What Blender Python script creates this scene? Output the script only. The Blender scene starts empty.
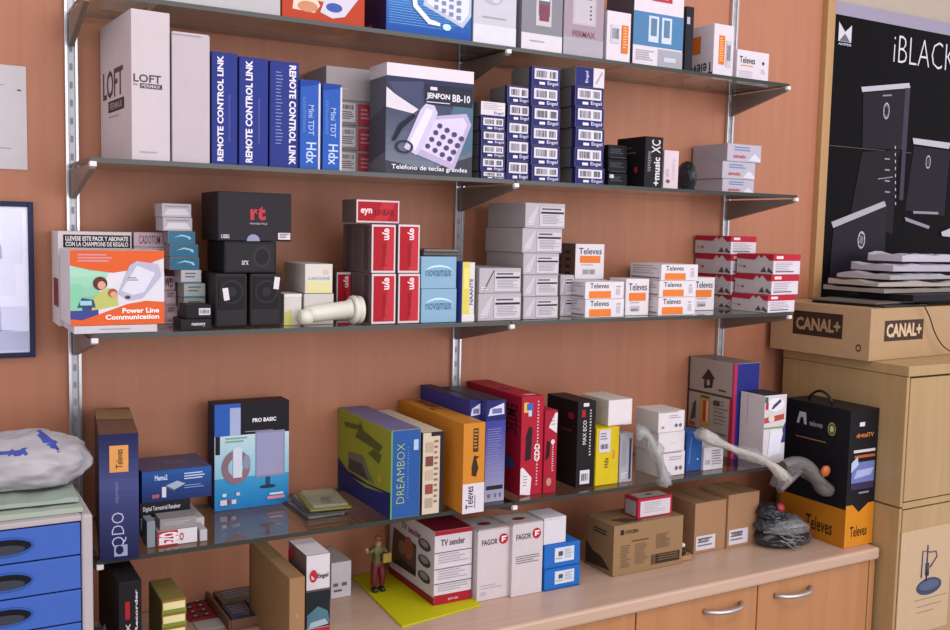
import bpy, bmesh, math, random
from mathutils import Vector, Matrix
random.seed(7)
C = bpy.context.scene.collection
# ------------------------------------------------------------------ camera
CX, CY, CZ = -0.2486, -1.9084, 1.5757
YAW, PITCH, ROLL, FPX = 0.5224, -0.0864, 0.0228, 972.2
_f = Vector((math.sin(YAW)*math.cos(PITCH), math.cos(YAW)*math.cos(PITCH), math.sin(PITCH)))
_r0 = Vector((math.cos(YAW), -math.sin(YAW), 0)); _u0 = _r0.cross(_f)
_r = math.cos(ROLL)*_r0 + math.sin(ROLL)*_u0
_u = -math.sin(ROLL)*_r0 + math.cos(ROLL)*_u0
CAM = Vector((CX, CY, CZ))
cd = bpy.data.cameras.new('camera'); cam = bpy.data.objects.new('camera', cd); C.objects.link(cam)
M3 = Matrix((_r, _u, -_f)).transposed()
cam.matrix_world = Matrix.Translation(CAM) @ M3.to_4x4()
cd.sensor_width = 36.0; cd.lens = 36.0*FPX/950.0; cd.clip_start = 0.02
bpy.context.scene.camera = cam
# ------------------------------------------------------------------ light
sc = bpy.context.scene
sc.view_settings.view_transform = 'Standard'; sc.view_settings.look = 'None'
sc.view_settings.exposure = 0.0; sc.view_settings.gamma = 1.0
sc.view_settings.use_curve_mapping = False
w = bpy.data.worlds.new('world'); sc.world = w; w.use_nodes = True
bg = w.node_tree.nodes['Background']; bg.inputs[0].default_value = (0.97, 0.93, 1.0, 1); bg.inputs[1].default_value = 0.84
def area(name, loc, target, sx, sy, power, col):
    l = bpy.data.lights.new(name, 'AREA'); l.shape = 'RECTANGLE'; l.size = sx; l.size_y = sy
    l.energy = power; l.color = col
    o = bpy.data.objects.new(name, l); C.objects.link(o); o.location = loc
    d = Vector(target)-Vector(loc); o.rotation_euler = d.to_track_quat('-Z', 'Y').to_euler()
area('shopfront_window_light', (2.1, -4.7, 2.0), (0.6, 0, 1.25), 4.0, 2.4, 92, (1.0, 0.965, 1.0))
area('left_fill_light', (-2.6, -3.2, 1.5), (0.5, 0, 1.2), 1.6, 2.2, 12, (1.0, 0.97, 1.0))  # added fill lamp, brightens the left sides of the boxes
area('ceiling_tube_light', (0.9, -1.9, 2.95), (0.8, -0.1, 1.2), 2.4, 0.5, 16, (1.0, 0.95, 0.92))

# ------------------------------------------------------------------ pixel -> place helpers (real planes only)
def solve_x(u, y, z):
    a = _r - (u-475)/FPX*_f
    return CX - ((y-CY)*a.y + (z-CZ)*a.z)/a.x
def solve_z(v, x, y):
    a = _u + (v-315)/FPX*_f
    return CZ - ((x-CX)*a.x + (y-CY)*a.y)/a.z
def un(u, v, x=None, y=None, z=None):
    d = _f + (u-475)/FPX*_r - (v-315)/FPX*_u
    if y is not None: t = (y-CY)/d.y
    elif z is not None: t = (z-CZ)/d.z
    else: t = (x-CX)/d.x
    return CAM + t*d
def along(u, P, dr):
    a = _r - (u-475)/FPX*_f
    return -(a.dot(P-CAM))/a.dot(dr)

# ------------------------------------------------------------------ materials
def lin(h):
    h = h.lstrip('#'); o = []
    for i in (0, 2, 4):
        c = int(h[i:i+2], 16)/255
        o.append(c/12.92 if c <= 0.04045 else ((c+0.055)/1.055)**2.4)
    return (*o, 1)
MATS = {}
def mc(h, rough=0.45, metal=0.0, var=0.06, kind='card'):
    k = (h, rough, metal, kind)
    if k in MATS: return MATS[k]
    m = bpy.data.materials.new(f'{kind}_{h.lstrip("#")}'); m.use_nodes = True
    nt = m.node_tree; b = nt.nodes['Principled BSDF']
    b.inputs['Roughness'].default_value = rough; b.inputs['Metallic'].default_value = metal
    if kind in ('card', 'poster_ink'): b.inputs['Specular IOR Level'].default_value = 0.15 if kind == 'card' else 0.08
    if kind == 'card':
        tc = nt.nodes.new('ShaderNodeTexCoord'); n = nt.nodes.new('ShaderNodeTexNoise'); n.inputs['Scale'].default_value = 35
        n.inputs['Detail'].default_value = 3
        mr = nt.nodes.new('ShaderNodeMapRange'); mr.inputs['To Min'].default_value = 1-var; mr.inputs['To Max'].default_value = 1+var
        mx = nt.nodes.new('ShaderNodeMix'); mx.data_type = 'RGBA'; mx.blend_type = 'MULTIPLY'; mx.inputs[0].default_value = 1
        nt.links.new(tc.outputs['Object'], n.inputs['Vector']); nt.links.new(n.outputs['Fac'], mr.inputs['Value'])
        mx.inputs[6].default_value = lin(h); nt.links.new(mr.outputs[0], mx.inputs[7]); nt.links.new(mx.outputs[2], b.inputs['Base Color'])
    else:
        b.inputs['Base Color'].default_value = lin(h)
    MATS[k] = m; return m
def wood(name, c1, c2, rough=0.35, scale=1.0, axis='z', bump=0.02):
    m = bpy.data.materials.new(name); m.use_nodes = True; nt = m.node_tree; b = nt.nodes['Principled BSDF']
    tc = nt.nodes.new('ShaderNodeTexCoord'); mp = nt.nodes.new('ShaderNodeMapping')
    s = {'z': (28, 28, 1.3), 'x': (1.3, 28, 28), 'y': (28, 1.3, 28)}[axis]
    mp.inputs['Scale'].default_value = tuple(q*scale for q in s)
    n = nt.nodes.new('ShaderNodeTexNoise'); n.inputs['Scale'].default_value = 1.6; n.inputs['Detail'].default_value = 5; n.inputs['Distortion'].default_value = 0.6
    n2 = nt.nodes.new('ShaderNodeTexNoise'); n2.inputs['Scale'].default_value = 1.3; n2.inputs['Detail'].default_value = 1
    r = nt.nodes.new('ShaderNodeValToRGB'); r.color_ramp.elements[0].position = 0.3; r.color_ramp.elements[1].position = 0.7
    r.color_ramp.elements[0].color = lin(c1); r.color_ramp.elements[1].color = lin(c2)
    mx = nt.nodes.new('ShaderNodeMath'); mx.operation = 'MULTIPLY_ADD'; mx.inputs[1].default_value = 0.7
    md = nt.nodes.new('ShaderNodeMath'); md.operation = 'MULTIPLY'; md.inputs[1].default_value = 0.3
    L = nt.links.new
    L(tc.outputs['Object'], mp.inputs['Vector']); L(mp.outputs[0], n.inputs['Vector']); L(tc.outputs['Object'], n2.inputs['Vector'])
    L(n2.outputs['Fac'], md.inputs[0]); L(n.outputs['Fac'], mx.inputs[0]); L(md.outputs[0], mx.inputs[2])
    L(mx.outputs[0], r.inputs['Fac']); L(r.outputs['Color'], b.inputs['Base Color'])
    b.inputs['Roughness'].default_value = rough; b.inputs['Specular IOR Level'].default_value = 0.3
    return m
def glassy(name, tint, rough=0.02, ior=1.5, base=0.0):
    m = bpy.data.materials.new(name); m.use_nodes = True; nt = m.node_tree
    for q in list(nt.nodes): nt.nodes.remove(q)
    o = nt.nodes.new('ShaderNodeOutputMaterial'); t = nt.nodes.new('ShaderNodeBsdfTransparent'); g = nt.nodes.new('ShaderNodeBsdfGlossy')
    lw = nt.nodes.new('ShaderNodeLayerWeight'); lw.inputs['Blend'].default_value = 0.5
    pw = nt.nodes.new('ShaderNodeMath'); pw.operation = 'POWER'; pw.inputs[1].default_value = 5
    f = nt.nodes.new('ShaderNodeMath'); f.operation = 'MULTIPLY_ADD'; f.inputs[1].default_value = 0.96; f.inputs[2].default_value = 0.04
    nt.links.new(lw.outputs['Facing'], pw.inputs[0]); nt.links.new(pw.outputs[0], f.inputs[0])
    t.inputs[0].default_value = lin(tint); g.inputs['Roughness'].default_value = rough; g.inputs[0].default_value = (1, 1, 1, 1)
    mx = nt.nodes.new('ShaderNodeMixShader'); ad = nt.nodes.new('ShaderNodeMath'); ad.operation = 'ADD'; ad.use_clamp = True; ad.inputs[1].default_value = base
    nt.links.new(f.outputs[0], ad.inputs[0]); nt.links.new(ad.outputs[0], mx.inputs[0]); nt.links.new(t.outputs[0], mx.inputs[1]); nt.links.new(g.outputs[0], mx.inputs[2])
    nt.links.new(mx.outputs[0], o.inputs[0]); return m
def film(name, col, alpha, rough=0.2):
    # thin plastic film: partly see-through, glossy, wrinkled
    m = bpy.data.materials.new(name); m.use_nodes = True; nt = m.node_tree; b = nt.nodes['Principled BSDF']
    b.inputs['Base Color'].default_value = lin(col); b.inputs['Alpha'].default_value = alpha; b.inputs['Roughness'].default_value = rough
    tc = nt.nodes.new('ShaderNodeTexCoord'); n = nt.nodes.new('ShaderNodeTexNoise'); n.inputs['Scale'].default_value = 40; n.inputs['Distortion'].default_value = 1.5
    bp = nt.nodes.new('ShaderNodeBump'); bp.inputs['Strength'].default_value = 0.6; bp.inputs['Distance'].default_value = 0.01
    nt.links.new(tc.outputs['Object'], n.inputs['Vector']); nt.links.new(n.outputs['Fac'], bp.inputs['Height']); nt.links.new(bp.outputs[0], b.inputs['Normal'])
    return m

W_WALL = wood('cherry_laminate', '#ab7055', '#b57a5d', 0.45)
W_DOOR = wood('beech_door', '#ad7850', '#bb875d', 0.35, 0.8)
W_TOP = wood('beech_worktop', '#bc9c87', '#c9ab96', 0.3, 1.0, 'x')
W_BIRCH = wood('birch_cabinet', '#a98a5e', '#b7986c', 0.4, 0.8)
W_TRIM = wood('pale_trim_wood', '#ab8459', '#b99164', 0.4)
GLASS = glassy('shelf_glass', '#e6ece8', 0.01, 1.5)
GEDGE = mc('#2b302b', 0.25, 0, kind='glass_edge')
ALU = mc('#c9c9cc', 0.3, 0.85, kind='aluminium')
STEEL = mc('#7d7069', 0.4, 0.25, kind='bracket_steel')
FILM = film('clear_film', '#b9b9b9', 0.42, 0.12)

# ------------------------------------------------------------------ mesh helpers
class MB:
    def __init__(s): s.bm = bmesh.new(); s.mats = []
    def mi(s, m):
        if isinstance(m, str): m = mc(m)
        if m not in s.mats: s.mats.append(m)
        return s.mats.index(m)
    def quad(s, pts, m):
        vs = [s.bm.verts.new(p) for p in pts]
        f = s.bm.faces.new(vs); f.material_index = s.mi(m); return f
    def box(s, x0, y0, z0, x1, y1, z1, m, bev=0.0, mats=None):
        t = bmesh.new(); bmesh.ops.create_cube(t, size=1)
        bmesh.ops.scale(t, vec=(x1-x0, y1-y0, z1-z0), verts=t.verts)
        bmesh.ops.translate(t, vec=((x0+x1)/2, (y0+y1)/2, (z0+z1)/2), verts=t.verts)
        if mats:
            t.faces.ensure_lookup_table()
        for f in t.faces:
            mm = m
            if mats:
                n = f.normal; f.normal_update(); n = f.normal
                k = 'F' if n.y < -.5 else 'K' if n.y > .5 else 'L' if n.x < -.5 else 'R' if n.x > .5 else 'T' if n.z > .5 else 'B'
                mm = mats.get(k, m)
            f.material_index = s.mi(mm)
        if bev > 0:
            bmesh.ops.bevel(t, geom=list(t.edges), offset=min(bev, .3*min(x1-x0, y1-y0, z1-z0)), segments=2, affect='EDGES', profile=.5)
        s.merge(t)
    def merge(s, t):
        t.verts.index_update(); vm = [s.bm.verts.new(v.co) for v in t.verts]
        for f in t.faces:
            try: g = s.bm.faces.new([vm[v.index] for v in f.verts])
            except ValueError: continue
            g.material_index = f.material_index; g.smooth = f.smooth
        t.free()
    def tube(s, pts, r, m, seg=8, closed=False, rs=None):
        pts = [Vector(p) for p in pts]; n = len(pts); rings = []; prev = None
        for i, p in enumerate(pts):
            if closed: t = (pts[(i+1) % n]-pts[i-1])
            else: t = pts[min(i+1, n-1)]-pts[max(i-1, 0)]
            t.normalize()
            if prev is None:
                a = Vector((0, 0, 1)) if abs(t.z) < .9 else Vector((1, 0, 0)); a = (a-t*a.dot(t)).normalized()
            else:
                a = (prev-t*prev.dot(t)).normalized()
            prev = a; b = t.cross(a); rr = rs[i] if rs else r
            rings.append([s.bm.verts.new(p+rr*(math.cos(2*math.pi*k/seg)*a+math.sin(2*math.pi*k/seg)*b)) for k in range(seg)])
        mi = s.mi(m)
        for i in range(n if closed else n-1):
            A, B = rings[i], rings[(i+1) % n]
            for k in range(seg):
                f = s.bm.faces.new((A[k], A[(k+1) % seg], B[(k+1) % seg], B[k])); f.material_index = mi; f.smooth = True
        if not closed:
            for q in (rings[0][::-1], rings[-1]):
                f = s.bm.faces.new(q); f.material_index = mi
    def lathe(s, prof, m, seg=24, mat=None, cap=True):
        # prof: (r, z) list along local z; mat: Matrix
        mat = mat or Matrix(); mi = s.mi(m); rings = []
        for r, z in prof:
            rings.append([s.bm.verts.new(mat @ Vector((r*math.cos(2*math.pi*k/seg), r*math.sin(2*math.pi*k/seg), z))) for k in range(seg)])
        for A, B in zip(rings, rings[1:]):
            for k in range(seg):
                f = s.bm.faces.new((A[k], A[(k+1) % seg], B[(k+1) % seg], B[k])); f.material_index = mi; f.smooth = True
        if cap:
            for q in (rings[0][::-1], rings[-1]):
                f = s.bm.faces.new(q); f.material_index = mi
    def obj(s, name, parent=None, smooth=False):
        me = bpy.data.meshes.new(name)
        s.bm.to_mesh(me); s.bm.free()
        for m in s.mats: me.materials.append(m)
        o = bpy.data.objects.new(name, me); C.objects.link(o)
        if parent is not None: o.parent = parent
        return o
def empty(name, loc, rz=0):
    o = bpy.data.objects.new(name, None); C.objects.link(o); o.location = loc; o.rotation_euler = (0, 0, rz)
    o.empty_display_size = 0.02; return o
def tag(o, label=None, cat=None, group=None, kind=None):
    if label:
        o['label'] = label
        if len(label.split()) > 16: print('LONG', label)
    if cat: o['category'] = cat
    if group: o['group'] = group
    if kind: o['kind'] = kind
    return o
def struct(mb, name):
    o = mb.obj(name); o['kind'] = 'structure'; return o

# ------------------------------------------------------------------ lettering and print
TXT = {}
def text_geo(s, bold):
    k = (s, bold)
    if k in TXT: return TXT[k]
    cu = bpy.data.curves.new('txt', 'FONT'); cu.body = s; cu.resolution_u = 2; cu.offset = bold; cu.fill_mode = 'FRONT'
    o = bpy.data.objects.new('txt', cu); C.objects.link(o); bpy.context.view_layer.update()
    dg = bpy.context.evaluated_depsgraph_get(); me = bpy.data.meshes.new_from_object(o.evaluated_get(dg))
    vs = [(v.co.x, v.co.y) for v in me.vertices]; fs = [tuple(p.vertices) for p in me.polygons]
    bpy.data.objects.remove(o); bpy.data.curves.remove(cu); bpy.data.meshes.remove(me)
    if vs:
        x0 = min(v[0] for v in vs); x1 = max(v[0] for v in vs); y0 = min(v[1] for v in vs); y1 = max(v[1] for v in vs)
        vs = [((v[0]-x0)/max(x1-x0, 1e-6), (v[1]-y0)/max(y1-y0, 1e-6)) for v in vs]
    TXT[k] = (vs, fs); return TXT[k]
class Face:
    """one face of a box w x d x h whose front-left-bottom corner is the origin; (u,v) in 0..1"""
    def __init__(s, k, w, d, h, mb):
        s.k, s.w, s.d, s.h, s.mb, s.e = k, w, d, h, mb, 0.0003
    def pt(s, u, v, e=None):
        e = s.e if e is None else e; w, d, h = s.w, s.d, s.h
        return {'F': (u*w, -e, v*h), 'L': (-e, d*(1-u), v*h), 'T': (u*w, v*d, h+e), 'R': (w+e, u*d, v*h)}[s.k]
    def poly(s, pts, col):
        s.e += 0.00012
        try: s.mb.quad([s.pt(*p) for p in pts], col)
        except ValueError: pass
    def rect(s, u0, v0, u1, v1, col): s.poly([(u0, v0), (u1, v0), (u1, v1), (u0, v1)], col)
    def ell(s, cu, cv, ru, rv, col, n=24, hole=0):
        if hole:
            s.e += 0.00012
            for k in range(n):
                a, b = 2*math.pi*k/n, 2*math.pi*(k+1)/n
                s.mb.quad([s.pt(cu+ru*q*math.cos(t), cv+rv*q*math.sin(t)) for q, t in ((1, a), (1, b), (hole, b), (hole, a))], col)
        else: s.poly([(cu+ru*math.cos(2*math.pi*k/n), cv+rv*math.sin(2*math.pi*k/n)) for k in range(n)], col)
    def text(s, t, u0, v0, u1, v1, col, rot=0, bold=0.015, shear=0):
        s.e += 0.00012; vs, fs = text_geo(t, bold); mi = s.mb.mi(col); nv = []
        for x, y in vs:
            x = x+shear*(y-.5)
            if rot == 90: x, y = 1-y, x
            elif rot == 270: x, y = y, 1-x
            elif rot == 180: x, y = 1-x, 1-y
            nv.append(s.mb.bm.verts.new(s.pt(u0+(u1-u0)*x, v0+(v1-v0)*y)))
        for f in fs:
            try: g = s.mb.bm.faces.new([nv[i] for i in f]); g.material_index = mi
            except ValueError: pass
    def bars(s, u0, v0, u1, v1, bgc='#e8e6ea', n=14, col='#3a3840'):
        if bgc: s.rect(u0, v0, u1, v1, bgc)
        du = (u1-u0)*.9/n; s.e += 0.00012
        for i in range(n):
            a = u0+(u1-u0)*.05+i*du; q = a+du*random.choice((.3, .5, .7)); b, t = v0+(v1-v0)*.15, v1-(v1-v0)*.15
            s.mb.quad([s.pt(a, b), s.pt(q, b), s.pt(q, t), s.pt(a, t)], col)
    def lines(s, u0, v0, u1, v1, n, col, fill=.45, vert=False):
        s.e += 0.00012
        for i in range(n):
            a = i/n; 
            if vert:
                x0 = u0+(u1-u0)*a; x1 = x0+(u1-u0)/n*fill; y1 = v1; y0 = v1-(v1-v0)*random.uniform(.6, 1)
            else:
                y1 = v1-(v1-v0)*a; y0 = y1-(v1-v0)/n*fill; x0 = u0; x1 = u0+(u1-u0)*random.uniform(.65, 1)
            s.mb.quad([s.pt(x0, y0), s.pt(x1, y0), s.pt(x1, y1), s.pt(x0, y1)], col)
    def grad(s, u0, v0, u1, v1, c0, c1, n=10):
        a, b = [int(c0[i:i+2], 16) for i in (1, 3, 5)], [int(c1[i:i+2], 16) for i in (1, 3, 5)]
        s.e += 0.00012
        for i in range(n):
            c = '#%02x%02x%02x' % tuple(int(a[j]+(b[j]-a[j])*(i+.5)/n) for j in range(3))
            p, q = v0+(v1-v0)*i/n, v0+(v1-v0)*(i+1)/n
            s.mb.quad([s.pt(u0, p), s.pt(u1, p), s.pt(u1, q), s.pt(u0, q)], c)
def draw(mb, w, d, h, dec, e0=0.0003):
    F = {k: Face(k, w, d, h, mb) for k in 'FLTR'}
    for f in F.values(): f.e = e0
    for q in dec:
        op, k, a = q[0], q[1], q[2:]
        f = F[k]
        {'r': f.rect, 'e': f.ell, 'p': f.poly, 't': f.text, 'b': f.bars, 'l': f.lines, 'g': f.grad}[op](*a[:-1] if isinstance(a[-1], dict) else a, **(a[-1] if isinstance(a[-1], dict) else {}))
def slab(mb, k, w, d, h, u0, v0, u1, v1, col, t=0.0007):
    """thin raised rectangle (sticker, flap) on face k"""
    f = Face(k, w, d, h, mb); P = [f.pt(u, v, 0.0001) for u, v in ((u0, v0), (u1, v0), (u1, v1), (u0, v1))]
    Q = [f.pt(u, v, t) for u, v in ((u0, v0), (u1, v0), (u1, v1), (u0, v1))]
    mb.quad(Q, col)
    for i in range(4): mb.quad([P[i], P[(i+1) % 4], Q[(i+1) % 4], Q[i]], col)

def same_board(a, b):
    # True when two print colours are the same board, only lighter or darker
    va, vb = [Vector(lin(c)[:3]) for c in (a, b)]
    return va.normalized().dot(vb.normalized()) > 0.975 and va.length > 0.12*vb.length
def carton(name, label, cat, uL, uR, vT, z, y=None, vB=None, d=.1, rot=0, h=None, col='#d8d0d4', sides=None,
           dec=(), stick=(), parts=(), group=None, w=None, bev=.0008, du=None, tape=None, keep=False):
    """a box standing at height z; its front lower edge runs from image column uL to uR. Returns (top z, info)."""
    z = z+.0006
    if y is None: y = un(uL, vB, z=z).y
    P = Vector((solve_x(uL, y, z), y, z)); a = math.radians(rot)
    if w is None: w = along(uR, P, Vector((math.cos(a), math.sin(a), 0)))-.0012
    if h is None: h = solve_z(vT, P.x, P.y)-z
    if du is not None: d = along(du, P, Vector((-math.sin(a), math.cos(a), 0)))
    d = min(d, (-0.004-y)) if rot == 0 else d
    if sides and not keep: sides = {k: (v if k == 'F' or not same_board(v, col) else col) for k, v in sides.items()}
    mb = MB(); mb.box(0, 0, 0, w, d, h, col, bev, {k: v for k, v in (sides or {}).items()})
    draw(mb, w, d, h, dec)
    if stick or parts or tape:
        root = empty(name, P, a); mb.obj('carton', root)
        for s_ in stick:      # (part name, face, u0, v0, u1, v1, colour, [dec in that face's own coordinates])
            m2 = MB(); slab(m2, *([s_[1], w, d, h]+list(s_[2:6])), s_[6], .0016 if s_[0] == 'label' else .0024)
            if len(s_) > 7: draw(m2, w, d, h, s_[7], .0018 if s_[0] == 'label' else .0026)
            m2.obj(s_[0], root)
        if tape:
            m2 = MB(); slab(m2, 'T', w, d, h, .42, 0, .58, 1, tape, .0012); m2.obj('tape', root)
        for fn in parts: fn(root, w, d, h)
        o = root
    else:
        o = mb.obj(name); o.location = P; o.rotation_euler = (0, 0, a)
    tag(o, label, cat, group)
    return z+h, dict(o=o, P=P, w=w, d=d, h=h, y=y, x=P.x)

# ================================================================== THE SETTING
b = MB(); b.box(-1.6, 0, 0, 1.935, .05, 2.75, W_WALL); struct(b, 'wall_back')
b = MB(); b.box(1.967, .004, 0, 3.4, .054, 2.75, mc('#b3a598', .8)); struct(b, 'wall_right')
b = MB(); b.box(1.9355, -.018, 0, 1.9665, .05, 2.75, W_TRIM, .002); struct(b, 'trim_1')
b = MB(); b.box(-1.6, -3.9, -.05, 3.4, .05, 0, mc('#9a8f86', .5)); struct(b, 'floor')

# worktop and base cabinets -------------------------------------------------
ZC, DC = 0.8212, 0.3851
XR = 1.797
b = MB(); b.box(-1.2, -DC, ZC-.03, XR, -.001, ZC, W_TOP, .006)
tag(b.obj('worktop'), 'long pinkish beech worktop under the lowest glass shelf', 'worktop')
yf = -DC+.03
zb = ZC-.0305
xs = [-1.18, -.62, -.06]
xa = un(636, 605, y=yf-.016).x; xb = un(758, 575, y=yf-.016).x
step = xb-xa
edges = [xa-3*step, xa-2*step, xa-step, xa, xb, XR-.022]
names = ['at the far left under the blue drawer unit', 'below the yellow sheet', 'below the white and blue boxes, showing only its top edge', 'with a bow handle, below the printed brown carton', 'with a bow handle, next to the tall birch cabinet']
for i in range(5):
    x0, x1 = edges[i], edges[i+1]
    if x1 < .35: continue
    r = empty('base_cabinet', ((x0+x1)/2, yf, 0))
    tag(r, 'beech base cabinet '+names[i], 'cabinet', 'beech base cabinets under the worktop')
    c = (x0+x1)/2
    m = MB(); m.box(x0-c+.001, 0, .08, x1-c-.001, -yf-.001, zb, W_DOOR); m.obj('body', r)
    dr = MB(); dr.box(x0-c+.002, -.018, .09, x1-c-.002, -.0005, zb-.004, W_DOOR, .0015); door = dr.obj('door', r)
    if i >= 3:
        px = (711, 748, 611) if i == 3 else (782, 817, 595)
        p0 = un(px[0], px[2]+4, y=yf-.04); p1 = un(px[1], px[2]-5, y=yf-.04)
        z = (p0.z+p1.z)/2-.0; hx0, hx1 = p0.x-c, p1.x-c
        mh = MB(); n = 10
        mh.tube([(hx0+(hx1-hx0)*k/n, -.019-.026*math.sin(math.pi*k/n)**.5, z) for k in range(n+1)], .005, ALU, 10, rs=[.0065-.0 if k in (0, n) else .0048 for k in range(n+1)])
        mh.obj('handle', door)
m = MB(); m.box(XR-.0205, -DC+.012, 0, XR-.001, -.0, ZC-.0305, W_DOOR, .001); tag(m.obj('end_panel'), 'narrow beech end panel closing the cabinets beside the birch cabinet', 'panel')

# tall birch cabinet ----------------------------------------------------------
X0 = 1.810; _c = un(908.5, 366.5, x=X0); X1, Y0, Y1, ZT = 2.48, _c.y, -.035, _c.z
r = empty('birch_cabinet', (X0, Y0, 0)); tag(r, 'pale birch two-tier cabinet at the right end, holding the satellite TV carton', 'cabinet')
def lb(name, x0, y0, z0, x1, y1, z1, m=W_BIRCH, par=r, bev=.0015):
    q = MB(); q.box(x0-X0, y0-Y0, z0, x1-X0, y1-Y0, z1, m, bev); return q.obj(name, par)
zm = un(898, 508, x=X0).z
lb('side_panel', X0, Y0, 0, X0+.010, Y1, zm-.0025); lb('side_panel', X0, Y0, zm+.0025, X0+.010, Y1, ZT-.026)
lb('side_panel', X1-.018, Y0, 0, X1, Y1, ZT-.026)
lb('back_panel', X0+.011, Y1-.01, 0, X1-.019, Y1, ZT-.026)
lb('top_panel', X0-.002, Y0-.004, ZT-.025, X1+.002, Y1, ZT)
lb('rail', X0+.011, Y0, zm-.0045, X1-.019, Y1-.011, zm+.0115)
lb('door', X0+.0125, Y0-.001, zm+.0145, X1-.021, Y0+.016, ZT-.03)
dl = lb('door', X0+.0125, Y0-.001, .02, X1-.021, Y0+.016, zm-.0075)
# print pasted on the lower door: a stand lamp drawing with lines of writing
m = MB(); p0 = un(905, 545, y=Y0); 
def pq(u, v): q = un(u, v, y=Y0-.0045); return (q.x-X0, -.0045, q.z)
sx0 = pq(898.5, 560)[0]+.008; zt = pq(930, 532)[2]; zb2 = pq(930, 622)[2]
m.box(sx0, -.004, zb2-.02, sx0+.2, -.0012, zt+.012, mc('#c4a888', .6))
P = lambda u, v: (pq(u, v)[0], -.0045, pq(u, v)[2])
ce = pq(929, 586)
vs = [(ce[0]+.050*math.cos(t*math.pi/12), -.0043, ce[2]+.022*math.sin(t*math.pi/12)) for t in range(24)]
m.quad(vs, mc('#3f4760'))
vs = [(ce[0]+.040*math.cos(t*math.pi/12), -.0046, ce[2]+.003+.013*math.sin(t*math.pi/12)) for t in range(24)]
m.quad(vs, mc('#575f7a'))
m.tube([pq(926, 581), pq(928, 545)], .002, mc('#3f4760'), 6)
m.tube([pq(926.5, 575), pq(927, 563)], .0055, mc('#3f4760'), 6)
m.tube([pq(921, 578), pq(923, 551), pq(931, 552), pq(936, 551), pq(937, 556), pq(930, 567)], .0018, mc('#4d5468'), 6)
for k, (a, c) in enumerate(((914, 946), (917, 941), (916, 934))):
    A = pq(a, 602+k*6+(.0)); Bq = pq(c, 600.5+k*6)
    m.quad([(A[0], -.0045, A[2]), (Bq[0], -.0045, A[2]), (Bq[0], -.0045, A[2]+.0018), (A[0], -.0045, A[2]+.0018)], mc('#8a7a6c'))
m.obj('printed_sheet', dl)

# wall rails, brackets, glass ------------------------------------------------------
SH = [(1.9452, .1964), (1.6753, .2385), (1.3899, .2362), (1.021, .2646)]
wh = ['left end', 'middle', 'right end']
for i in range(3):
    x = i*.8
    q = MB()
    for s in (-1, 1): q.box(x+s*.0085-.0027, -.011, .93, x+s*.0085+.0027, -.0005, 2.5, ALU, .0008)
    q.box(x-.006, -.005, .93, x+.006, -.0004, 2.5, mc('#b5b5ba', .4, .5, kind='slot_metal'))
    for k in range(48): q.box(x-.0025, -.0058, .95+k*.032, x+.0025, -.0049, .962+k*.032, mc('#9a999d'))
    tag(q.obj('shelf_upright'), f'slotted aluminium upright at the {wh[i]} of the shelving', 'upright', 'slotted aluminium uprights')
lev = ['top', 'second', 'third', 'lowest']
for s, (z, d) in enumerate(SH):
    for i in range(3):
        x = i*.8+(.0 if i else .0)
        r = empty('shelf_bracket', (x, -.012, z-.006)); tag(r, f'tapered metal bracket at the {wh[i]} of the {lev[s]} glass shelf', 'bracket', 'shelf brackets')
        t = bmesh.new(); pr = [(0, 0), (-(d-.014), 0), (-(d-.014), -.008), (0, -.052)]
        A = [t.verts.new((-.0045, p[0], p[1])) for p in pr]; B = [t.verts.new((.0045, p[0], p[1])) for p in pr]
        t.faces.new(A); t.faces.new(B[::-1])
        for k in range(4): t.faces.new((A[k], B[k], B[(k+1) % 4], A[(k+1) % 4])) 
        bmesh.ops.recalc_face_normals(t, faces=t.faces)
        q = MB(); q.mi(STEEL); q.merge(t); q.obj('arm', r)
        q = MB(); q.box(-.0055, -(d-.012)-.006, -.005, .0055, -(d-.012)+.003, .0035, mc('#e4dede', .4), .0012); q.obj('end_cap', r)
    for j, (x0, x1) in enumerate(((-.004, .799), (.801, 1.606))):
        q = MB(); q.box(x0, -d, z-.004, x1, -.014, z+.004, GLASS, mats={'F': GEDGE, 'L': GEDGE, 'R': GEDGE, 'K': GEDGE})
        tag(q.obj('glass_shelf'), f'greenish glass shelf, {lev[s]} level, {"left" if j == 0 else "right"} of the middle upright', 'shelf', 'glass shelves')
Z1, Z2, Z3, Z4 = [z+.004 for z, d in SH]

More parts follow.
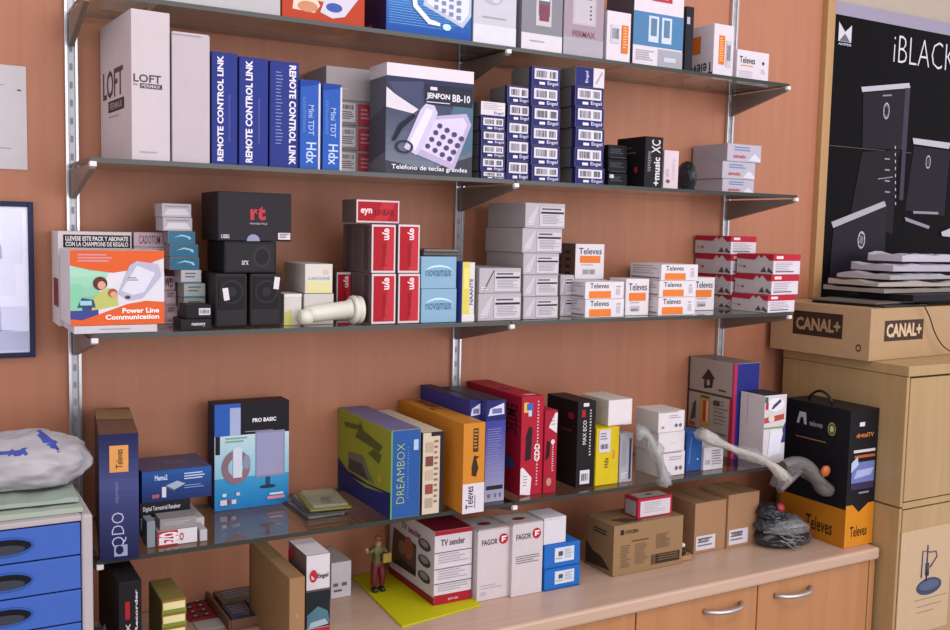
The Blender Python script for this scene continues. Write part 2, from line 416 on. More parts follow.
# poster --------------------------------------------------------------------------
PY = -.0015
xl = un(833, 0, y=0).x-.0; pw_, zb_, zt_ = 1.0, 1.22, 2.2
xl = 1.969
zt_ = un(838, 1, y=PY).z+.0
r = empty('wall_poster', (xl, PY, zb_)); tag(r, 'glossy black phone poster in two sheets on the right wall', 'poster')
ph = zt_-zb_
seam = (un(880, 150, y=PY).z-zb_)/ph
def puv(u, v): q = un(u, v, y=PY); return ((q.x-xl)/pw_, (q.z-zb_)/ph)
BLK = mc('#08060a', .5, kind='poster_ink') 
for nm, v0, v1 in (('lower_sheet', 0, seam-.001), ('upper_sheet', seam+.001, 1)):
    q = MB(); q.box(0, 0, v0*ph, pw_, .0035, v1*ph, BLK)
    f = Face('F', pw_, .0035, ph, q)
    def PR(pts, col): f.poly([puv(*p) for p in pts], col)
    def PE(c, ru, rv, col, hole=0): a = puv(*c); f.ell(a[0], a[1], ru/pw_, rv/ph, col, 24, hole)
    G, LG, W_ = '#3a3742', '#8d8a98', '#bab6c0'
    if nm == 'upper_sheet':
        f.rect(0, .965, 1, 1, '#9a93a6')
        a = puv(838, 43); c = puv(852, 24)
        f.poly([(a[0], a[1]+.006), (a[0], c[1]), ((a[0]+c[0])/2, (a[1]+c[1])/2+.004), (c[0], c[1]-.004), (c[0], a[1]+.006)], '#cfcad4')
        f.poly([(a[0]+.004, a[1]+.007), ((a[0]+c[0])/2, (a[1]+c[1])/2), (c[0]-.004, a[1]+.007)], '#6a6674')
        f.text('AMPER', a[0], a[1]-.004, c[0]+.002, a[1]+.002, '#cfcad4')
        a = puv(893, 62); c = (a[0]+.285, a[1]+.078)
        f.text('iBLACK', a[0], a[1], c[0], c[1], '#d8d4dc', bold=-.02)
        PR([(863, 93), (908, 89), (905, 150), (862, 148)], '#1c1922')
        PR([(861, 87), (909, 83), (910, 88), (862, 92)], W_)
        PR([(905, 88), (910, 88), (906, 150), (901, 150)], '#3d3947')
        PE((886, 111), .0135, .024, W_, .82); PE((886, 111), .0105, .018, '#4a4655'); PE((886, 111), .007, .011, '#1d1a22')
        for k in range(6):
            cpt = puv(886, 111); t = k*math.pi/3; f.ell(cpt[0]+.0115/pw_*math.cos(t), cpt[1]+.0205/ph*math.sin(t), .002/pw_, .003/ph, W_, 8)
        PR([(882, 95), (891, 94.5), (891, 96), (882, 96.5)], LG)
        PR([(912, 138), (950, 143), (948, 149), (913, 144)], W_)
    else:
        PR([(914, 146), (950, 151), (944, 216), (905, 210)], '#1c1922')
        PR([(902, 150), (906, 150), (903, 200), (899, 200)], '#3d3947')
        PE((928, 162), .0115, .020, W_, .8); PE((928, 162), .006, .010, '#4a4655')
        PR([(913, 211), (938, 212), (938, 214.5), (913, 213.5)], LG)
        PR([(862, 152), (898, 150), (892, 235), (850, 215)], '#19161d')
        PR([(831, 222), (884, 201), (886, 206), (833, 228)], '#aaa6b0')
        PR([(833, 229), (886, 207), (884, 268), (828, 288)], '#211e27')
        PE((861, 240), .016, .0255, W_, .8); PE((861, 240), .0085, .013, '#77738a')
        for k in range(6):
            cpt = puv(861, 240); t = k*math.pi/3+.3; f.ell(cpt[0]+.0125/pw_*math.cos(t), cpt[1]+.02/ph*math.sin(t), .0022/pw_, .0032/ph, W_, 8)
        PR([(904, 217), (929, 226), (928, 229), (905, 221)], LG)
        for k in range(4): PR([(884, 158+k*11), (889, 158.4+k*11), (889, 160+k*11), (884, 159.6+k*11)], '#8d8a98')
        PR([(877, 178.5), (892, 176.5), (892, 177.5), (877, 179.5)], LG)
        for k in range(9): PR([(894, 146+k*7), (894.8, 146+k*7), (894.8, 149+k*7), (894, 149+k*7)], W_)
        PR([(940, 232), (950, 228), (950, 237), (941, 236)], '#b9b5bf')
    q.obj(nm, r)

# wall papers at left ---------------------------------------------------------------
q = MB(); A = un(27, 67, y=0); B_ = un(27, 170, y=0); X = A.x-.002; wd = .21
q.box(0, 0, 0, wd, .0015, A.z-B_.z, mc('#c9c4c6', .7)); 
draw(q, wd, .0015, A.z-B_.z, [('l', 'F', .1, .15, .93, .92, 14, '#8f8a92', dict(fill=.12)), ('r', 'F', .93, .76, .96, .775, '#5a5560')])
o = q.obj('wall_notice'); o.location = (X-wd, -.002, B_.z); tag(o, 'white printed sheet pinned on the wall left of the shelves', 'paper')
A = un(33, 202, y=-.01); B_ = un(33, 357, y=-.01); wd = .3; hh = A.z-B_.z; X = A.x-wd
r = empty('picture_frame', (X, -.014, B_.z)); tag(r, 'dark blue framed certificate behind glass on the left wall', 'picture frame')
q = MB(); t = .009
FR = mc('#232748', .3)
q.box(0, 0, 0, t, .012, hh, FR, .001); q.box(wd-t, 0, 0, wd, .012, hh, FR, .001); q.box(t, 0, 0, wd-t, .012, t, FR, .001); q.box(t, 0, hh-t, wd-t, .012, hh, FR, .001); q.obj('frame', r)
q = MB(); q.box(t, .006, t, wd-t, .011, hh-t, mc('#e8eaf4', .5))
f = Face('F', wd, .005, hh, q); f.e = -.0055
for (a, b2, c, d2, col) in ((.04, .05, .96, .96, '#eceef8'), (.04, .05, .96, .33, '#cfd2e8'), (.72, .4, .9, .95, '#dfe2f0'), (.84, .6, .94, .94, '#dcdeea')): f.rect(a, b2, c, d2, col)
f.ell(.74, .68, .09, .11, '#8f93ab'); f.text('premium', .66, .63, .83, .66, '#50536a'); f.lines(.1, .1, .9, .3, 5, '#8288b4', .15)
f.lines(.1, .36, .6, .6, 5, '#9a9db8', .15)
q.obj('certificate', r)
q = MB(); q.box(t+.001, .0025, t+.001, wd-t-.001, .004, hh-t-.001, glassy('frame_glass', '#fbfbff', .01)); q.obj('glass_pane', r)

# drawer unit at lower left ------------------------------------------------------------
DY = -.40
xr = solve_x(93, DY, 1.1); zt = solve_z(515, xr, DY)+.002; X0d = xr-.33; HD = zt-ZC-.0012
r = empty('desktop_drawer_unit', (X0d, DY, ZC+.0008)); tag(r, 'grey desktop drawer unit with blue drawers and oval grips', 'drawer unit')
CS = mc('#b4aaac', .5)
q = MB(); wd = .33; dp = .30
q.box(0, 0, 0, .016, dp, HD, CS, .004); q.box(wd-.016, 0, 0, wd, dp, HD, CS, .004); q.box(.0155, 0, HD-.0085, wd-.0155, dp, HD, CS, .002); q.box(.0155, 0, 0, wd-.0155, dp, .012, CS, .002)
q.box(.0155, dp-.01, .011, wd-.0155, dp, HD-.0087, CS); q.obj('casing', r)
zs = []
edge = [528.5+2, 563, 597, 628]
zz = [HD-.0095]
for v in (555, 589, 622): zz.append(solve_z(v, xr-.012, DY)-ZC)
dh = (zz[1]-zz[3])/2
while zz[-1]-dh > .0: zz.append(zz[-1]-dh)
zz[-1] = max(zz[-1], .013)
for k in range(len(zz)-1):
    z1, z0 = zz[k]-.001, max(zz[k+1]+.001, .013)
    q = MB(); q.box(.0175, .001, z0, wd-.0175, .006, z1, mc('#4264b4', .4), .0015); 
    q.box(.02, .006, z0+.003, wd-.02, dp-.02, z1-.006, mc('#3350ab', .5)); dw = q.obj('drawer', r)
    q = MB(); cx_ = wd*.62-.0; cz_ = (z0+z1)/2
    cx_ = solve_x(5, DY, ZC+cz_)-X0d
    pts = [(cx_+.036*math.cos(a*math.pi/12), -.0004, cz_+.0125*math.sin(a*math.pi/12)) for a in range(24)]
    q.quad(pts, mc('#14141c', .4))
    q.tube(pts, .0016, mc('#3456a0', .4), 6, True)
    t2 = [(cx_+.026*math.cos(a*math.pi/12), -.0008, cz_-.004+.007*math.sin(a*math.pi/12)) for a in range(24)]; q.quad(t2, mc('#3c3c44', .5))
    q.obj('finger_grip', dw)
ZD = ZC+.0008+HD; XD0, XD1 = X0d, xr

# ================================================================== THE GOODS
ORD = ['topmost', 'second from the top', 'third from the top', 'fourth from the top', 'fifth from the top', 'sixth from the top', 'seventh from the top']
WHT, OFF, GRY, KRAFT, NAVY, DK = '#d9d0d8', '#cfc6cc', '#a9a3a8', '#a3835f', '#23276a', '#1c1a20'
def dd(**k): return k

# ---------------------------------------------------------------- top shelf
y1 = -.188
carton('telephone_box', 'plain pale grey box at the left of the top shelf', 'box', 162, 281, -60, Z1, y=y1, h=.13, d=.12, col='#b9b6b8',
       dec=[('l', 'F', .1, .3, .6, .6, 4, '#8f8c92', dd(fill=.2))])
carton('telephone_box', 'orange box with a white telephone on its front, top shelf', 'box', 282, 365, -60, Z1, y=y1, h=.14, d=.11, col='#b63f22',
       dec=[('e', 'F', .55, .5, .38, .25, '#d8c4c0'), ('p', 'F', [(.12, .12), (.38, .1), (.45, .2), (.3, .5), (.15, .4)], '#e0cdbb'), ('e', 'F', .3, .17, .12, .07, '#c98a6a'),
            ('p', 'F', [(.45, .12), (.6, .06), (.75, .1), (.95, .4), (.6, .6)], '#cfc9d6'), ('e', 'F', .62, .2, .1, .06, '#3f5aa5')])
carton('telephone_box', 'bright blue box with a corded keypad phone on its front, top shelf', 'box', 386, 471, -60, Z1, y=y1, h=.16, d=.13, col='#2a6fb8', sides={'L': '#2f2050', 'F': '#2a6fb8'},
       dec=[('g', 'F', 0, 0, 1, 1, '#1c4f9e', '#6aa5dc', 12), ('l', 'F', .03, .08, .97, .5, 14, '#8fc0ea', dd(fill=.12)),
            ('p', 'F', [(.42, .36), (.9, .15), (1, .3), (1, .8), (.5, .8)], '#b9bfd2'), ('p', 'F', [(.46, .39), (.88, .2), (.97, .33), (.97, .7), (.55, .7)], '#d7dae6')]
           +[('r', 'F', .55+.09*i, .33+.09*j-.03*i, .6+.09*i, .38+.09*j-.03*i, '#7c87a8') for i in range(4) for j in range(4)]
           +[('p', 'F', [(.25, .7), (.3, .7), (.35, .35), (.5, .2), (.62, .17), (.62, .13), (.48, .14), (.3, .32)], '#dfe3ec'), ('e', 'F', .7, .13, .05, .04, '#bfe2f4'), ('r', 'L', .1, .1, .5, .14, '#b04a7a')])
carton('panel_box', 'white box printed with a pale wall plate, above the middle bracket', 'box', 473, 516, -60, Z1, y=y1, h=.15, d=.12, col='#c3c2cc',
       dec=[('r', 'F', 0, 0, 1, .25, '#d5d4dd'), ('e', 'F', .45, .62, .22, .1, '#aeb0bd'), ('e', 'F', .5, .6, .1, .05, '#c9cbd6'), ('l', 'F', .2, .32, .8, .36, 1, '#9a9ba8')])
carton('intercom_box', 'grey box with a slim door intercom pictured on its front, top shelf', 'box', 521, 562, -60, Z1, y=y1, h=.17, d=.1, col='#85838c',
       dec=[('r', 'F', 0, 0, 1, .2, '#d6d0d6'), ('r', 'F', .34, .3, .72, .95, '#c2bcc4'), ('r', 'F', .4, .42, .68, .9, '#6a6470'), ('r', 'F', .42, .36, .66, .55, '#7b4654'), ('r', 'F', .42, .6, .66, .66, '#d8d2da'), ('l', 'F', .2, .08, .6, .12, 1, '#a8a0a8')])
carton('intercom_box', 'pinkish grey box with a white handset intercom pictured on its front, top shelf', 'box', 563, 603, -60, Z1, y=y1, h=.17, d=.1, col='#a08e98',
       dec=[('r', 'F', 0, 0, 1, .22, '#a9a3ac'), ('r', 'F', .2, .38, .8, 1, '#b3abb3'), ('r', 'F', .25, .4, .75, .98, '#bdb5bd'), ('r', 'F', .4, .7, .68, .92, '#5b5660'), ('r', 'F', .43, .72, .65, .9, '#b3abb4'),
            ('t', 'F', 'FERMAX', .22, .24, .78, .31, '#8a5a6a')]+[('e', 'F', .66, .62-.05*i, .025, .012, '#5b5660') for i in range(4)])
carton('keypad_box', 'small white box with an orange sticker and a barcode, top shelf', 'box', 606, 630, 10, Z1, y=y1, d=.09, col=WHT, sides={'L': '#5b5258'},
       dec=[('t', 'L', 'Televes', .1, .3, .7, .8, '#26222a', 90)], stick=[('sticker', 'F', .62, .18, .88, .74, '#d9742a', [('l', 'F', .66, .25, .84, .7, 8, '#e9b98a', dd(fill=.4))]), ('label', 'F', .15, .36, .52, .74, '#c9c6d0', [('b', 'F', .18, .4, .5, .7, '#c9c6d0')])])
carton('cordless_phone_box', 'white box with two cordless handsets on a blue band, top shelf', 'box', 632, 682, -12, Z1, y=-.168, d=.1, col=WHT, sides={'L': '#4b474f'},
       dec=[('r', 'F', 0, .28, 1, .72, '#4f7ea8'), ('r', 'F', .5, 0, 1, .26, '#a2a2ac'), ('r', 'F', .3, .34, .5, .68, '#c9d2de'), ('r', 'F', .56, .34, .76, .68, '#c9d2de'), ('r', 'F', .34, .42, .46, .65, '#5f7f9c'), ('r', 'F', .6, .42, .72, .65, '#5f7f9c'),
            ('r', 'F', .35, .88, .75, .97, '#b43a48'), ('l', 'F', .37, .9, .73, .955, 2, '#e0c8cc'), ('r', 'F', .62, .1, .86, .16, '#c6c6d0'), ('l', 'F', .06, .08, .44, .22, 5, '#a7a3ad')])
carton('router_box', 'narrow black box edge between the handset box and the tilted Televes box', 'box', 684, 692, 6, Z1, y=-.12, d=.09, col='#25232b', dec=[('r', 'F', .1, .75, .5, .85, '#b6b2ba')])
carton('aerial_box', 'white Televes box turned at an angle, orange strip and upside-down lettering', 'box', 712.5, 732.5, 23, Z1, y=-.135, w=None, d=.10, rot=0, col=WHT, sides={'L': '#cbbfbd'},
       dec=[('r', 'L', .0, .5, .55, .82, '#d9742a'), ('t', 'L', 'Televes', .05, .1, .98, .32, '#26222a', 180), ('r', 'F', .25, .28, .55, .8, '#d9742a'), ('l', 'F', .29, .32, .5, .76, 10, '#eab07a')],
       stick=[('label', 'F', .62, .25, .86, .72, '#c4c0ca', [('b', 'F', .64, .3, .84, .7, '#c4c0ca')])])
carton('aerial_box', 'small white Televes box lying flat at the right end of the top shelf', 'box', 736, 768, 49, Z1, y=-.12, d=.09, col=WHT,
       dec=[('t', 'F', 'Televes', .08, .62, .56, .82, '#3a3640'), ('r', 'F', .12, .54, .5, .57, '#d98a5a'), ('e', 'F', .82, .68, .04, .05, '#4a4650'), ('l', 'F', .76, .35, .92, .5, 3, '#d59aa8'), ('l', 'F', .08, .2, .5, .4, 3, '#c9b6c4')])

# ---------------------------------------------------------------- second shelf
y2 = -.222
carton('intercom_kit_box', 'tall white LOFT box, first on the second shelf', 'box', 132, 171, 8, Z2, y=y2, rot=4, d=.212, col='#cabec2', sides={'L': '#cdbfbd'},
       dec=[('t', 'F', 'LOFT', .05, .52, .77, .575, '#4c4650', dd(bold=.02)), ('r', 'F', .22, .482, .79, .514, '#3a353c'), ('t', 'F', 'FERMAX', .26, .487, .75, .509, '#cabec2'), ('t', 'F', 'by', .05, .492, .17, .514, '#8a8288'), ('l', 'F', .2, .05, .8, .06, 1, '#a8a0a6', dd(fill=.8)),
            ('t', 'L', 'LOFT', .1, .46, .75, .66, '#4f403c', dd(bold=.02)), ('r', 'L', .28, .36, .78, .44, '#2c2222'), ('t', 'L', 'FERMAX', .33, .375, .73, .425, '#a5968f'), ('l', 'L', .3, .32, .7, .33, 1, '#6f5f5a')])
carton('intercom_kit_box', 'tall unprinted white box with a slightly open top, second shelf', 'box', 172.5, 210.5, 32, Z2, y=y2, d=.15, col='#bfb3b8', dec=[('l', 'F', .0, .96, 1, .99, 1, '#8e8288', dd(fill=.2))],
       stick=[('flap', 'T', .02, .02, .98, .98, '#c6bbbf')])
for i, (a, c, v, rv) in enumerate(((211.5, 238, 51, 90), (239, 268.5, 56, 90), (269.5, 299, 60, 270))):
    tx = (.56, .88) if rv == 90 else (.52, .84)
    carton('remote_link_box', ['deep blue remote control link box beside the tall white box', 'deep blue remote control link box, middle one of three', 'deep blue remote control link box with its lettering running downwards'][i], 'box', a, c, v, Z2, y=y2, d=.15, col='#26337f', group='remote control link boxes',
           dec=[('t', 'F', 'REMOTE CONTROL LINK', (.22 if i < 2 else .66), .03, (.46 if i < 2 else .9), .97, '#e6e2ee', rv, dd(bold=.035)), ('l', 'F', (.66 if i < 2 else .2), .2, (.72 if i < 2 else .45), .62 if i < 2 else .9, 22, '#7d88bd', dd(fill=.3)), ('r', 'F', 0, .0, .03, 1, '#1d2866')])
for i, (a, c, v) in enumerate(((300, 320.5, 79), (322.5, 342, 83))):
    carton('tv_tuner_box', ['narrow blue mini tuner box beside the remote control link boxes', 'narrow blue mini tuner box in front of the grey box stack'][i], 'box', a, c, v, Z2, y=-.228, d=.1, col='#2a58ae', sides={'R': '#cfcbd6', 'L': '#1d2f6a'}, group='mini tuner boxes',
           dec=[('r', 'F', .9, 0, 1, .97, '#cfcbd6'), ('t', 'F', 'Hdx', .3, .06, .8, .3, '#bcd0f2', 270), ('t', 'F', 'Mini TDT', .4, .38, .68, .72, '#9fb8e6', 270), ('l', 'F', .12, .4, .3, .8, 20, '#6f92d6', dd(fill=.3)), ('p', 'F', [(0, .92), (.9, .96), (.9, 1), (0, 1)], '#1d3f94')])
zt = Z2
hs = [.047, .047, .047, .062]
for i in range(4):
    zt, _ = carton('amplifier_box', f'grey box with white label and red corner, {ORD[3-i]}, behind mini tuners' if i < 3 else 'plain grey carton topping the stack behind the mini tuners', 'box', 326, 373, 0, zt, y=-.12, d=.11, h=hs[i], col='#a29a9c' if i == 3 else '#8e8789', group='grey boxes behind the mini tuners',
       dec=([('r', 'F', .68, .0, 1, .9, '#a84048'), ('l', 'F', .74, .2, .94, .7, 3, '#c98a8e')] if i < 3 else [('l', 'F', .1, .3, .5, .36, 1, '#c0b9ba')]),
       stick=([('label', 'F', .3, .12, .62, .9, '#c9c1c2', [('l', 'F', .33, .2, .6, .55, 4, '#5a5458'), ('b', 'F', .33, .6, .6, .86, '#c9c1c2')])] if i < 3 else []))
carton('big_button_phone_box', 'large box with a big-button telephone pictured on its front, second shelf', 'box', 385, 472, 62, Z2, y=-.226, d=.075, col='#595a66', sides={'L': '#8a8388', 'T': '#d8ced8'},
       dec=[('g', 'F', 0, 0, 1, .9, '#77808c', '#2c3250', 14), ('p', 'F', [(0, .12), (.5, .05), (1, .2), (1, .0), (0, 0)], '#3d3f4a'), ('p', 'F', [(.55, .1), (1, .25), (1, .7), (.8, .75)], '#4f6c80'),
            ('r', 'F', 0, .885, 1, 1, '#ddd3dc'), ('p', 'F', [(.02, .83), (.42, .86), (.38, .62), (.1, .72)], '#454a66'), ('p', 'F', [(.0, .78), (.1, .72), (.36, .6), (.3, .56), (.0, .6)], '#d9d0da'),
            ('r', 'F', .43, .66, .99, .84, '#262a38'), ('t', 'F', 'JENFON', .45, .70, .72, .765, '#e3dfe8', dd(bold=.03)), ('t', 'F', 'BB-10', .75, .70, .96, .77, '#e3dfe8', dd(bold=.02)), ('r', 'F', .49, .79, .57, .82, '#d9d0da'), ('r', 'F', .45, .675, .72, .683, '#d9d0da'),
            ('p', 'F', [(.3, .2), (.78, .06), (.98, .5), (.92, .6), (.52, .55)], '#b6a9cc'), ('p', 'F', [(.36, .25), (.76, .12), (.93, .5), (.88, .56), (.55, .52)], '#d3c8e2'),
            ('p', 'F', [(.2, .24), (.34, .18), (.42, .26), (.58, .58), (.54, .65), (.44, .66), (.38, .6)], '#cabede'), ('p', 'F', [(.24, .26), (.33, .22), (.53, .6), (.45, .62)], '#e2daec')]
           +[('e', 'F', .47+.085*i+.045*j, .27+.065*j-.035*i, .03, .024, '#4c4668') for i in range(4) for j in range(4)]
           +[('e', 'F', .2, .25, .1, .06, '#2a2740', dd(hole=.75)), ('p', 'F', [(.06, .3), (.14, .45), (.3, .56), (.32, .53), (.18, .42), (.1, .3)], '#1f1d2e'),
            ('t', 'F', 'Teléfono de teclas grandes', .06, .03, .93, .085, '#f0ecf4', dd(bold=.01)), ('p', 'L', [(0, .1), (1, .2), (1, .62), (0, .5)], '#4a4752'), ('p', 'L', [(0, 0), (1, 0), (1, .2), (0, .1)], '#6a6570'), ('r', 'L', 0, .88, 1, 1, '#cbc0c6')])
# small navy boxes in four columns
def navy(n, uL, uR, y, vtops, d, where, z=Z2, rots=None, w0=None, special=None):
    zt = z; N = len(vtops); xs = solve_x(uL, y, Z2)
    zz = [z]+[solve_z(v, xs, y) for v in vtops[::-1]]
    for i in range(N):
        rt = (rots[i] if rots else 0); sp = special if i == N-1 else None; jx = random.uniform(-.0015, .0015)
        zt2 = zz[i+1]-.0002
        f = random.random()
        carton('connector_box', f'navy box with white label, {ORD[N-1-i]}, {where}', 'box', uL+jx*400, uR+jx*400, 0, zz[i], y=y, rot=rt, d=d, h=zt2-zz[i]-.0006, col='#262868', sides={'L': '#6d6866'}, group='small navy boxes on the second shelf',
               dec=[('r', 'F', 0, 0, 1, 1, '#d8cfd6'), ('t', 'F', 'Engel', .55, .12, .93, .36, '#3a3a70'), ('l', 'F', .1, .4, .9, .9, 4, '#a59aa8', dd(fill=.3)), ('r', 'F', 0, 0, 1, .08, '#262868')] if sp == 'white' else [('r', 'F', .62, 0, 1, 1, '#d6cfd6'), ('t', 'F', 'Engel', .34, .2, .46, .8, '#cfcde0', 90), ('p', 'F', [(.68, .2), (.75, .2), (.95, .8), (.9, .85)], '#a9a2b0')] if sp == 'half' else [('r', 'L', .86, 0, 1, 1, '#262868'), ('t', 'F', 'Engel', .55, .06, .93, .3, '#cfcde0'), ('r', 'F', .26, .1, .46, .24, '#dedce6')],
               stick=[] if sp else [('label', 'F', .08, .36, .9, .9, '#d9d5de', [('b', 'F', .12, .38, .55, .88, None, dd(n=12)), ('b', 'F', .6, .38, .87, .88, None, dd(n=7))])])
navy(6, 481, 505.5, -.222, [101, 116, 130, 144, 157, 171], .07, 'in the column touching the telephone box', special='white')
navy(5, 507, 530, -.214, [85, 103, 121, 139, 160], .07, 'in the second navy column from left')
navy(6, 531.5, 560, -.222, [66, 86, 106, 126, 145, 165], .08, 'in the third navy column from left')
navy(6, 575, 604, -.222, [66, 86, 106, 127, 147, 167], .10, 'in the rightmost navy column', rots=[0, 0, 0, 0, 0, 0], special='half')
zt = Z2
for i in range(3):
    zt, _ = carton('video_cassette_pack', f'shiny black shrink-wrapped pack lying flat, {ORD[2-i]} of three', 'box', 608, 628, 0, zt, y=-.19+.004*i, d=.12, h=.030, col='#17151a', sides={'L': '#232126'}, bev=.003, group='black shrink-wrapped packs',
       dec=[('l', 'F', .1, .3, .8, .7, 3, '#5d6672', dd(fill=.25)), ('r', 'F', .1, .05, .9, .1, '#4b4a52')], stick=[('label', 'F', .05, .6, .25, .85, '#cfccd4')] if i == 0 else [])
carton('sound_card_box', 'upright black box with white lettering up its spine, second shelf', 'box', 644, 662, 136, Z2, y=-.222, d=.10, col='#1b191d', sides={'L': '#2a2225'},
       dec=[('t', 'F', 'XC', .35, .68, .85, .94, '#cfcbd2', 90), ('t', 'F', '+music', .5, .04, .85, .6, '#d8d4da', 90, dd(bold=.03)), ('l', 'F', .15, .3, .35, .7, 12, '#97939a', dd(fill=.4)), ('e', 'L', .7, .35, .06, .06, '#a12a30'), ('l', 'L', .1, .6, .7, .8, 2, '#6a6468', dd(fill=.2))])
carton('filter_box', 'small pinkish white upright box beside the black spine box', 'box', 663, 678, 150, Z2, y=-.2, d=.06, col='#d7c4cc', dec=[('e', 'F', .3, .2, .14, .05, '#6a5a64'), ('l', 'F', .55, .2, .8, .8, 14, '#b9a6b0', dd(fill=.3)), ('l', 'F', .15, .3, .4, .5, 4, '#a899a2')])
# crumpled black bag
def blob(name, label, cat, c, size, m, seed=1, amp=.25, freq=3, sub=4, flat=True, group=None, parent=None, smooth=True, loc=None):
    from mathutils import noise
    t = bmesh.new(); bmesh.ops.create_icosphere(t, subdivisions=sub, radius=1)
    for v in t.verts:
        p = v.co.copy(); n = noise.fractal(p*freq+Vector((seed*7.1, seed*3.3, seed)), 1, 2, 4)
        r = 1+amp*n
        v.co = Vector((p.x*r*size[0], p.y*r*size[1], p.z*r*size[2]))
    zm_ = -size[2]*.72
    for v in t.verts:
        if flat and v.co.z < zm_: v.co.z = zm_
    for f in t.faces: f.smooth = smooth
    q = MB(); q.mi(m); q.merge(t); o = q.obj(name, parent)
    if parent is None:
        o.location = (c[0], c[1], c[2]+(-zm_ if flat else 0)+.0005); tag(o, label, cat, group)
    else: o.location = c
    return o
BLKBAG = mc('#1e2024', .22, kind='black_plastic')
x = solve_x(689, -.19, Z2)
blob('black_plastic_bag', 'small crumpled black plastic bag between the pinkish box and the silver boxes', 'bag', (x, -.18, Z2), (.019, .03, .037), BLKBAG, 3, .22, 1.3)
zt = Z2
for i, (a, c, lo) in enumerate(((722, 754, .0), (722, 755, .0), (727, 761, .0))):
    zt, _ = carton('tester_box', f'flat silver box, {ORD[2-i]} of three, beside the black plastic bag', 'box', a, c, 0, zt, y=-.13, du=None, d=.122, h=(.037, .042, .043)[i], col='#a8a0aa', sides={'F': '#b7b1bf', 'L': '#8d8289'}, group='flat silver boxes',
      dec=[('l', 'F', .2, .55, .75, .85, 2, '#7784ac', dd(fill=.5)), ('t', 'F', 'strado', .18, .2, .55, .42, '#b2404e', dd(bold=.03)), ('p', 'F', [(.62, .1), (.8, .5), (.98, .2), (.98, .05)], '#d6d2dc')])

# ---------------------------------------------------------------- third shelf
y3 = -.222
# power line pack and what stands behind it
x0 = solve_x(53, -.16, Z3)
zt, _ = carton('satellite_pack', 'pale box with a black slogan strip, standing behind the orange adapter box', 'box', 59, 133, 231, Z3, y=-.098, d=.09, col='#cfc5c6', sides={'L': '#9c908e'},
   dec=[('r', 'F', .07, .83, .98, .965, '#231f25'), ('t', 'F', 'LLEVESE ESTE PACK Y ABONATE', .1, .902, .95, .95, '#e6dfe0', dd(bold=.03)), ('t', 'F', 'CON LA CHAMPIONS DE REGALO', .1, .843, .95, .892, '#e6dfe0', dd(bold=.03)), ('r', 'L', .3, .2, 1, .5, '#7f2c38')])
zl = Z3
zt, inf = carton('decoder_leaflet_box', 'low flat white box under the orange power line box', 'box', 74, 158, 326.5, Z3, y=-.234, d=.125, col='#c9c2c8', dec=[('l', 'F', .3, .3, .8, .6, 1, '#9a93a0')])
def plc(f): pass
carton('power_line_box', 'orange and white power line adapter box with a family picture, third shelf', 'box', 70.5, 165, 250, zt, y=-.23, d=.12, col='#d9d2d4', sides={'L': '#8f867c', 'T': '#b0a69c'},
   dec=[('g', 'F', 0, 0, .55, .78, '#6fae86', '#a9d8c0', 6), ('p', 'F', [(0, 0), (.25, .05), (.4, .12), (.18, .35), (.0, .3)], '#3f4a8a'), ('r', 'F', 0, .2, .12, .55, '#86c8a4'), ('p', 'F', [(.3, 0), (1, 0), (1, .7), (.75, .75), (.4, .7), (.28, .4)], '#d9d6de'),
        ('p', 'F', [(0, .8), (.2, .74), (.45, .7), (.7, .75), (.9, .86), (1, .9), (1, 1), (0, 1)], '#da5f2e'), ('l', 'F', .08, .83, .5, .95, 3, '#cf8f9a', dd(fill=.5)),
        ('p', 'F', [(0, 0), (1, 0), (1, .3), (.8, .32), (.6, .28), (.3, .15), (.12, .07), (0, .09)], '#da5f2e'),
        ('p', 'F', [(.22, .2), (.33, .22), (.5, .26), (.49, .42), (.4, .5), (.3, .44), (.22, .34)], '#b9bf6a'), ('e', 'F', .31, .56, .075, .09, '#5a3328'), ('e', 'F', .325, .535, .042, .055, '#d8a088'),
        ('e', 'F', .44, .43, .05, .06, '#a05a3a'), ('e', 'F', .45, .41, .035, .04, '#d8a088'), ('p', 'F', [(.07, .24), (.26, .24), (.24, .34), (.12, .37)], '#3b4a6e'), ('r', 'F', .1, .27, .22, .33, '#9cc6d6'),
        ('p', 'F', [(.5, .42), (.62, .33), (.76, .36), (.97, .66), (.93, .82), (.7, .86), (.62, .8)], '#b4b2c6'), ('p', 'F', [(.53, .46), (.66, .4), (.78, .44), (.9, .7), (.7, .8)], '#d6d5e2'), ('e', 'F', .6, .37, .03, .025, '#4a4658'), ('l', 'F', .6, .58, .72, .64, 2, '#7d7a90'),
        ('t', 'F', 'Power Line', .54, .155, .94, .225, '#f4ece8', dd(bold=.035)), ('t', 'F', 'Communication', .36, .07, .94, .14, '#f4ece8', dd(bold=.035))])
# pinkish and small boxes right of it
zt = Z3; hs = [.02, .026, .026, .026, .024, .028, .028, .026]
y_ = -.102
for i, (a, c, v, nm) in enumerate(((131, 178, 321, ''), (131, 178, 306, ''), (131, 177, 291, ''), (131, 176, 276, ''), (131, 165, 262, ''), (131, 165, 247, ''), (131, 165, 232, ''))):
    x_ = solve_x(133, y_, Z3); h_ = solve_z(v, x_, y_)-zt-.0008
    zt, _ = carton('cartridge_box', f'thin pinkish box, {ORD[6-i]}, peeking out right of the orange box', 'box', 134, c, 0, zt, y=y_, d=.05, h=h_, col='#bfa3ad', group='thin pinkish boxes',
      dec=([('t', 'F', 'CADOTUM', .16, .2, .86, .8, '#6a5560')] if i == 6 else [('r', 'F', .75, .15, .98, .5, '#d7b8c2'), ('l', 'F', .78, .5, .95, .85, 2, '#7a5a68')]+([('t', 'F', 'WD', .74, .2, .94, .85, '#5c2f40', dd(bold=.03))] if i == 3 else [])))
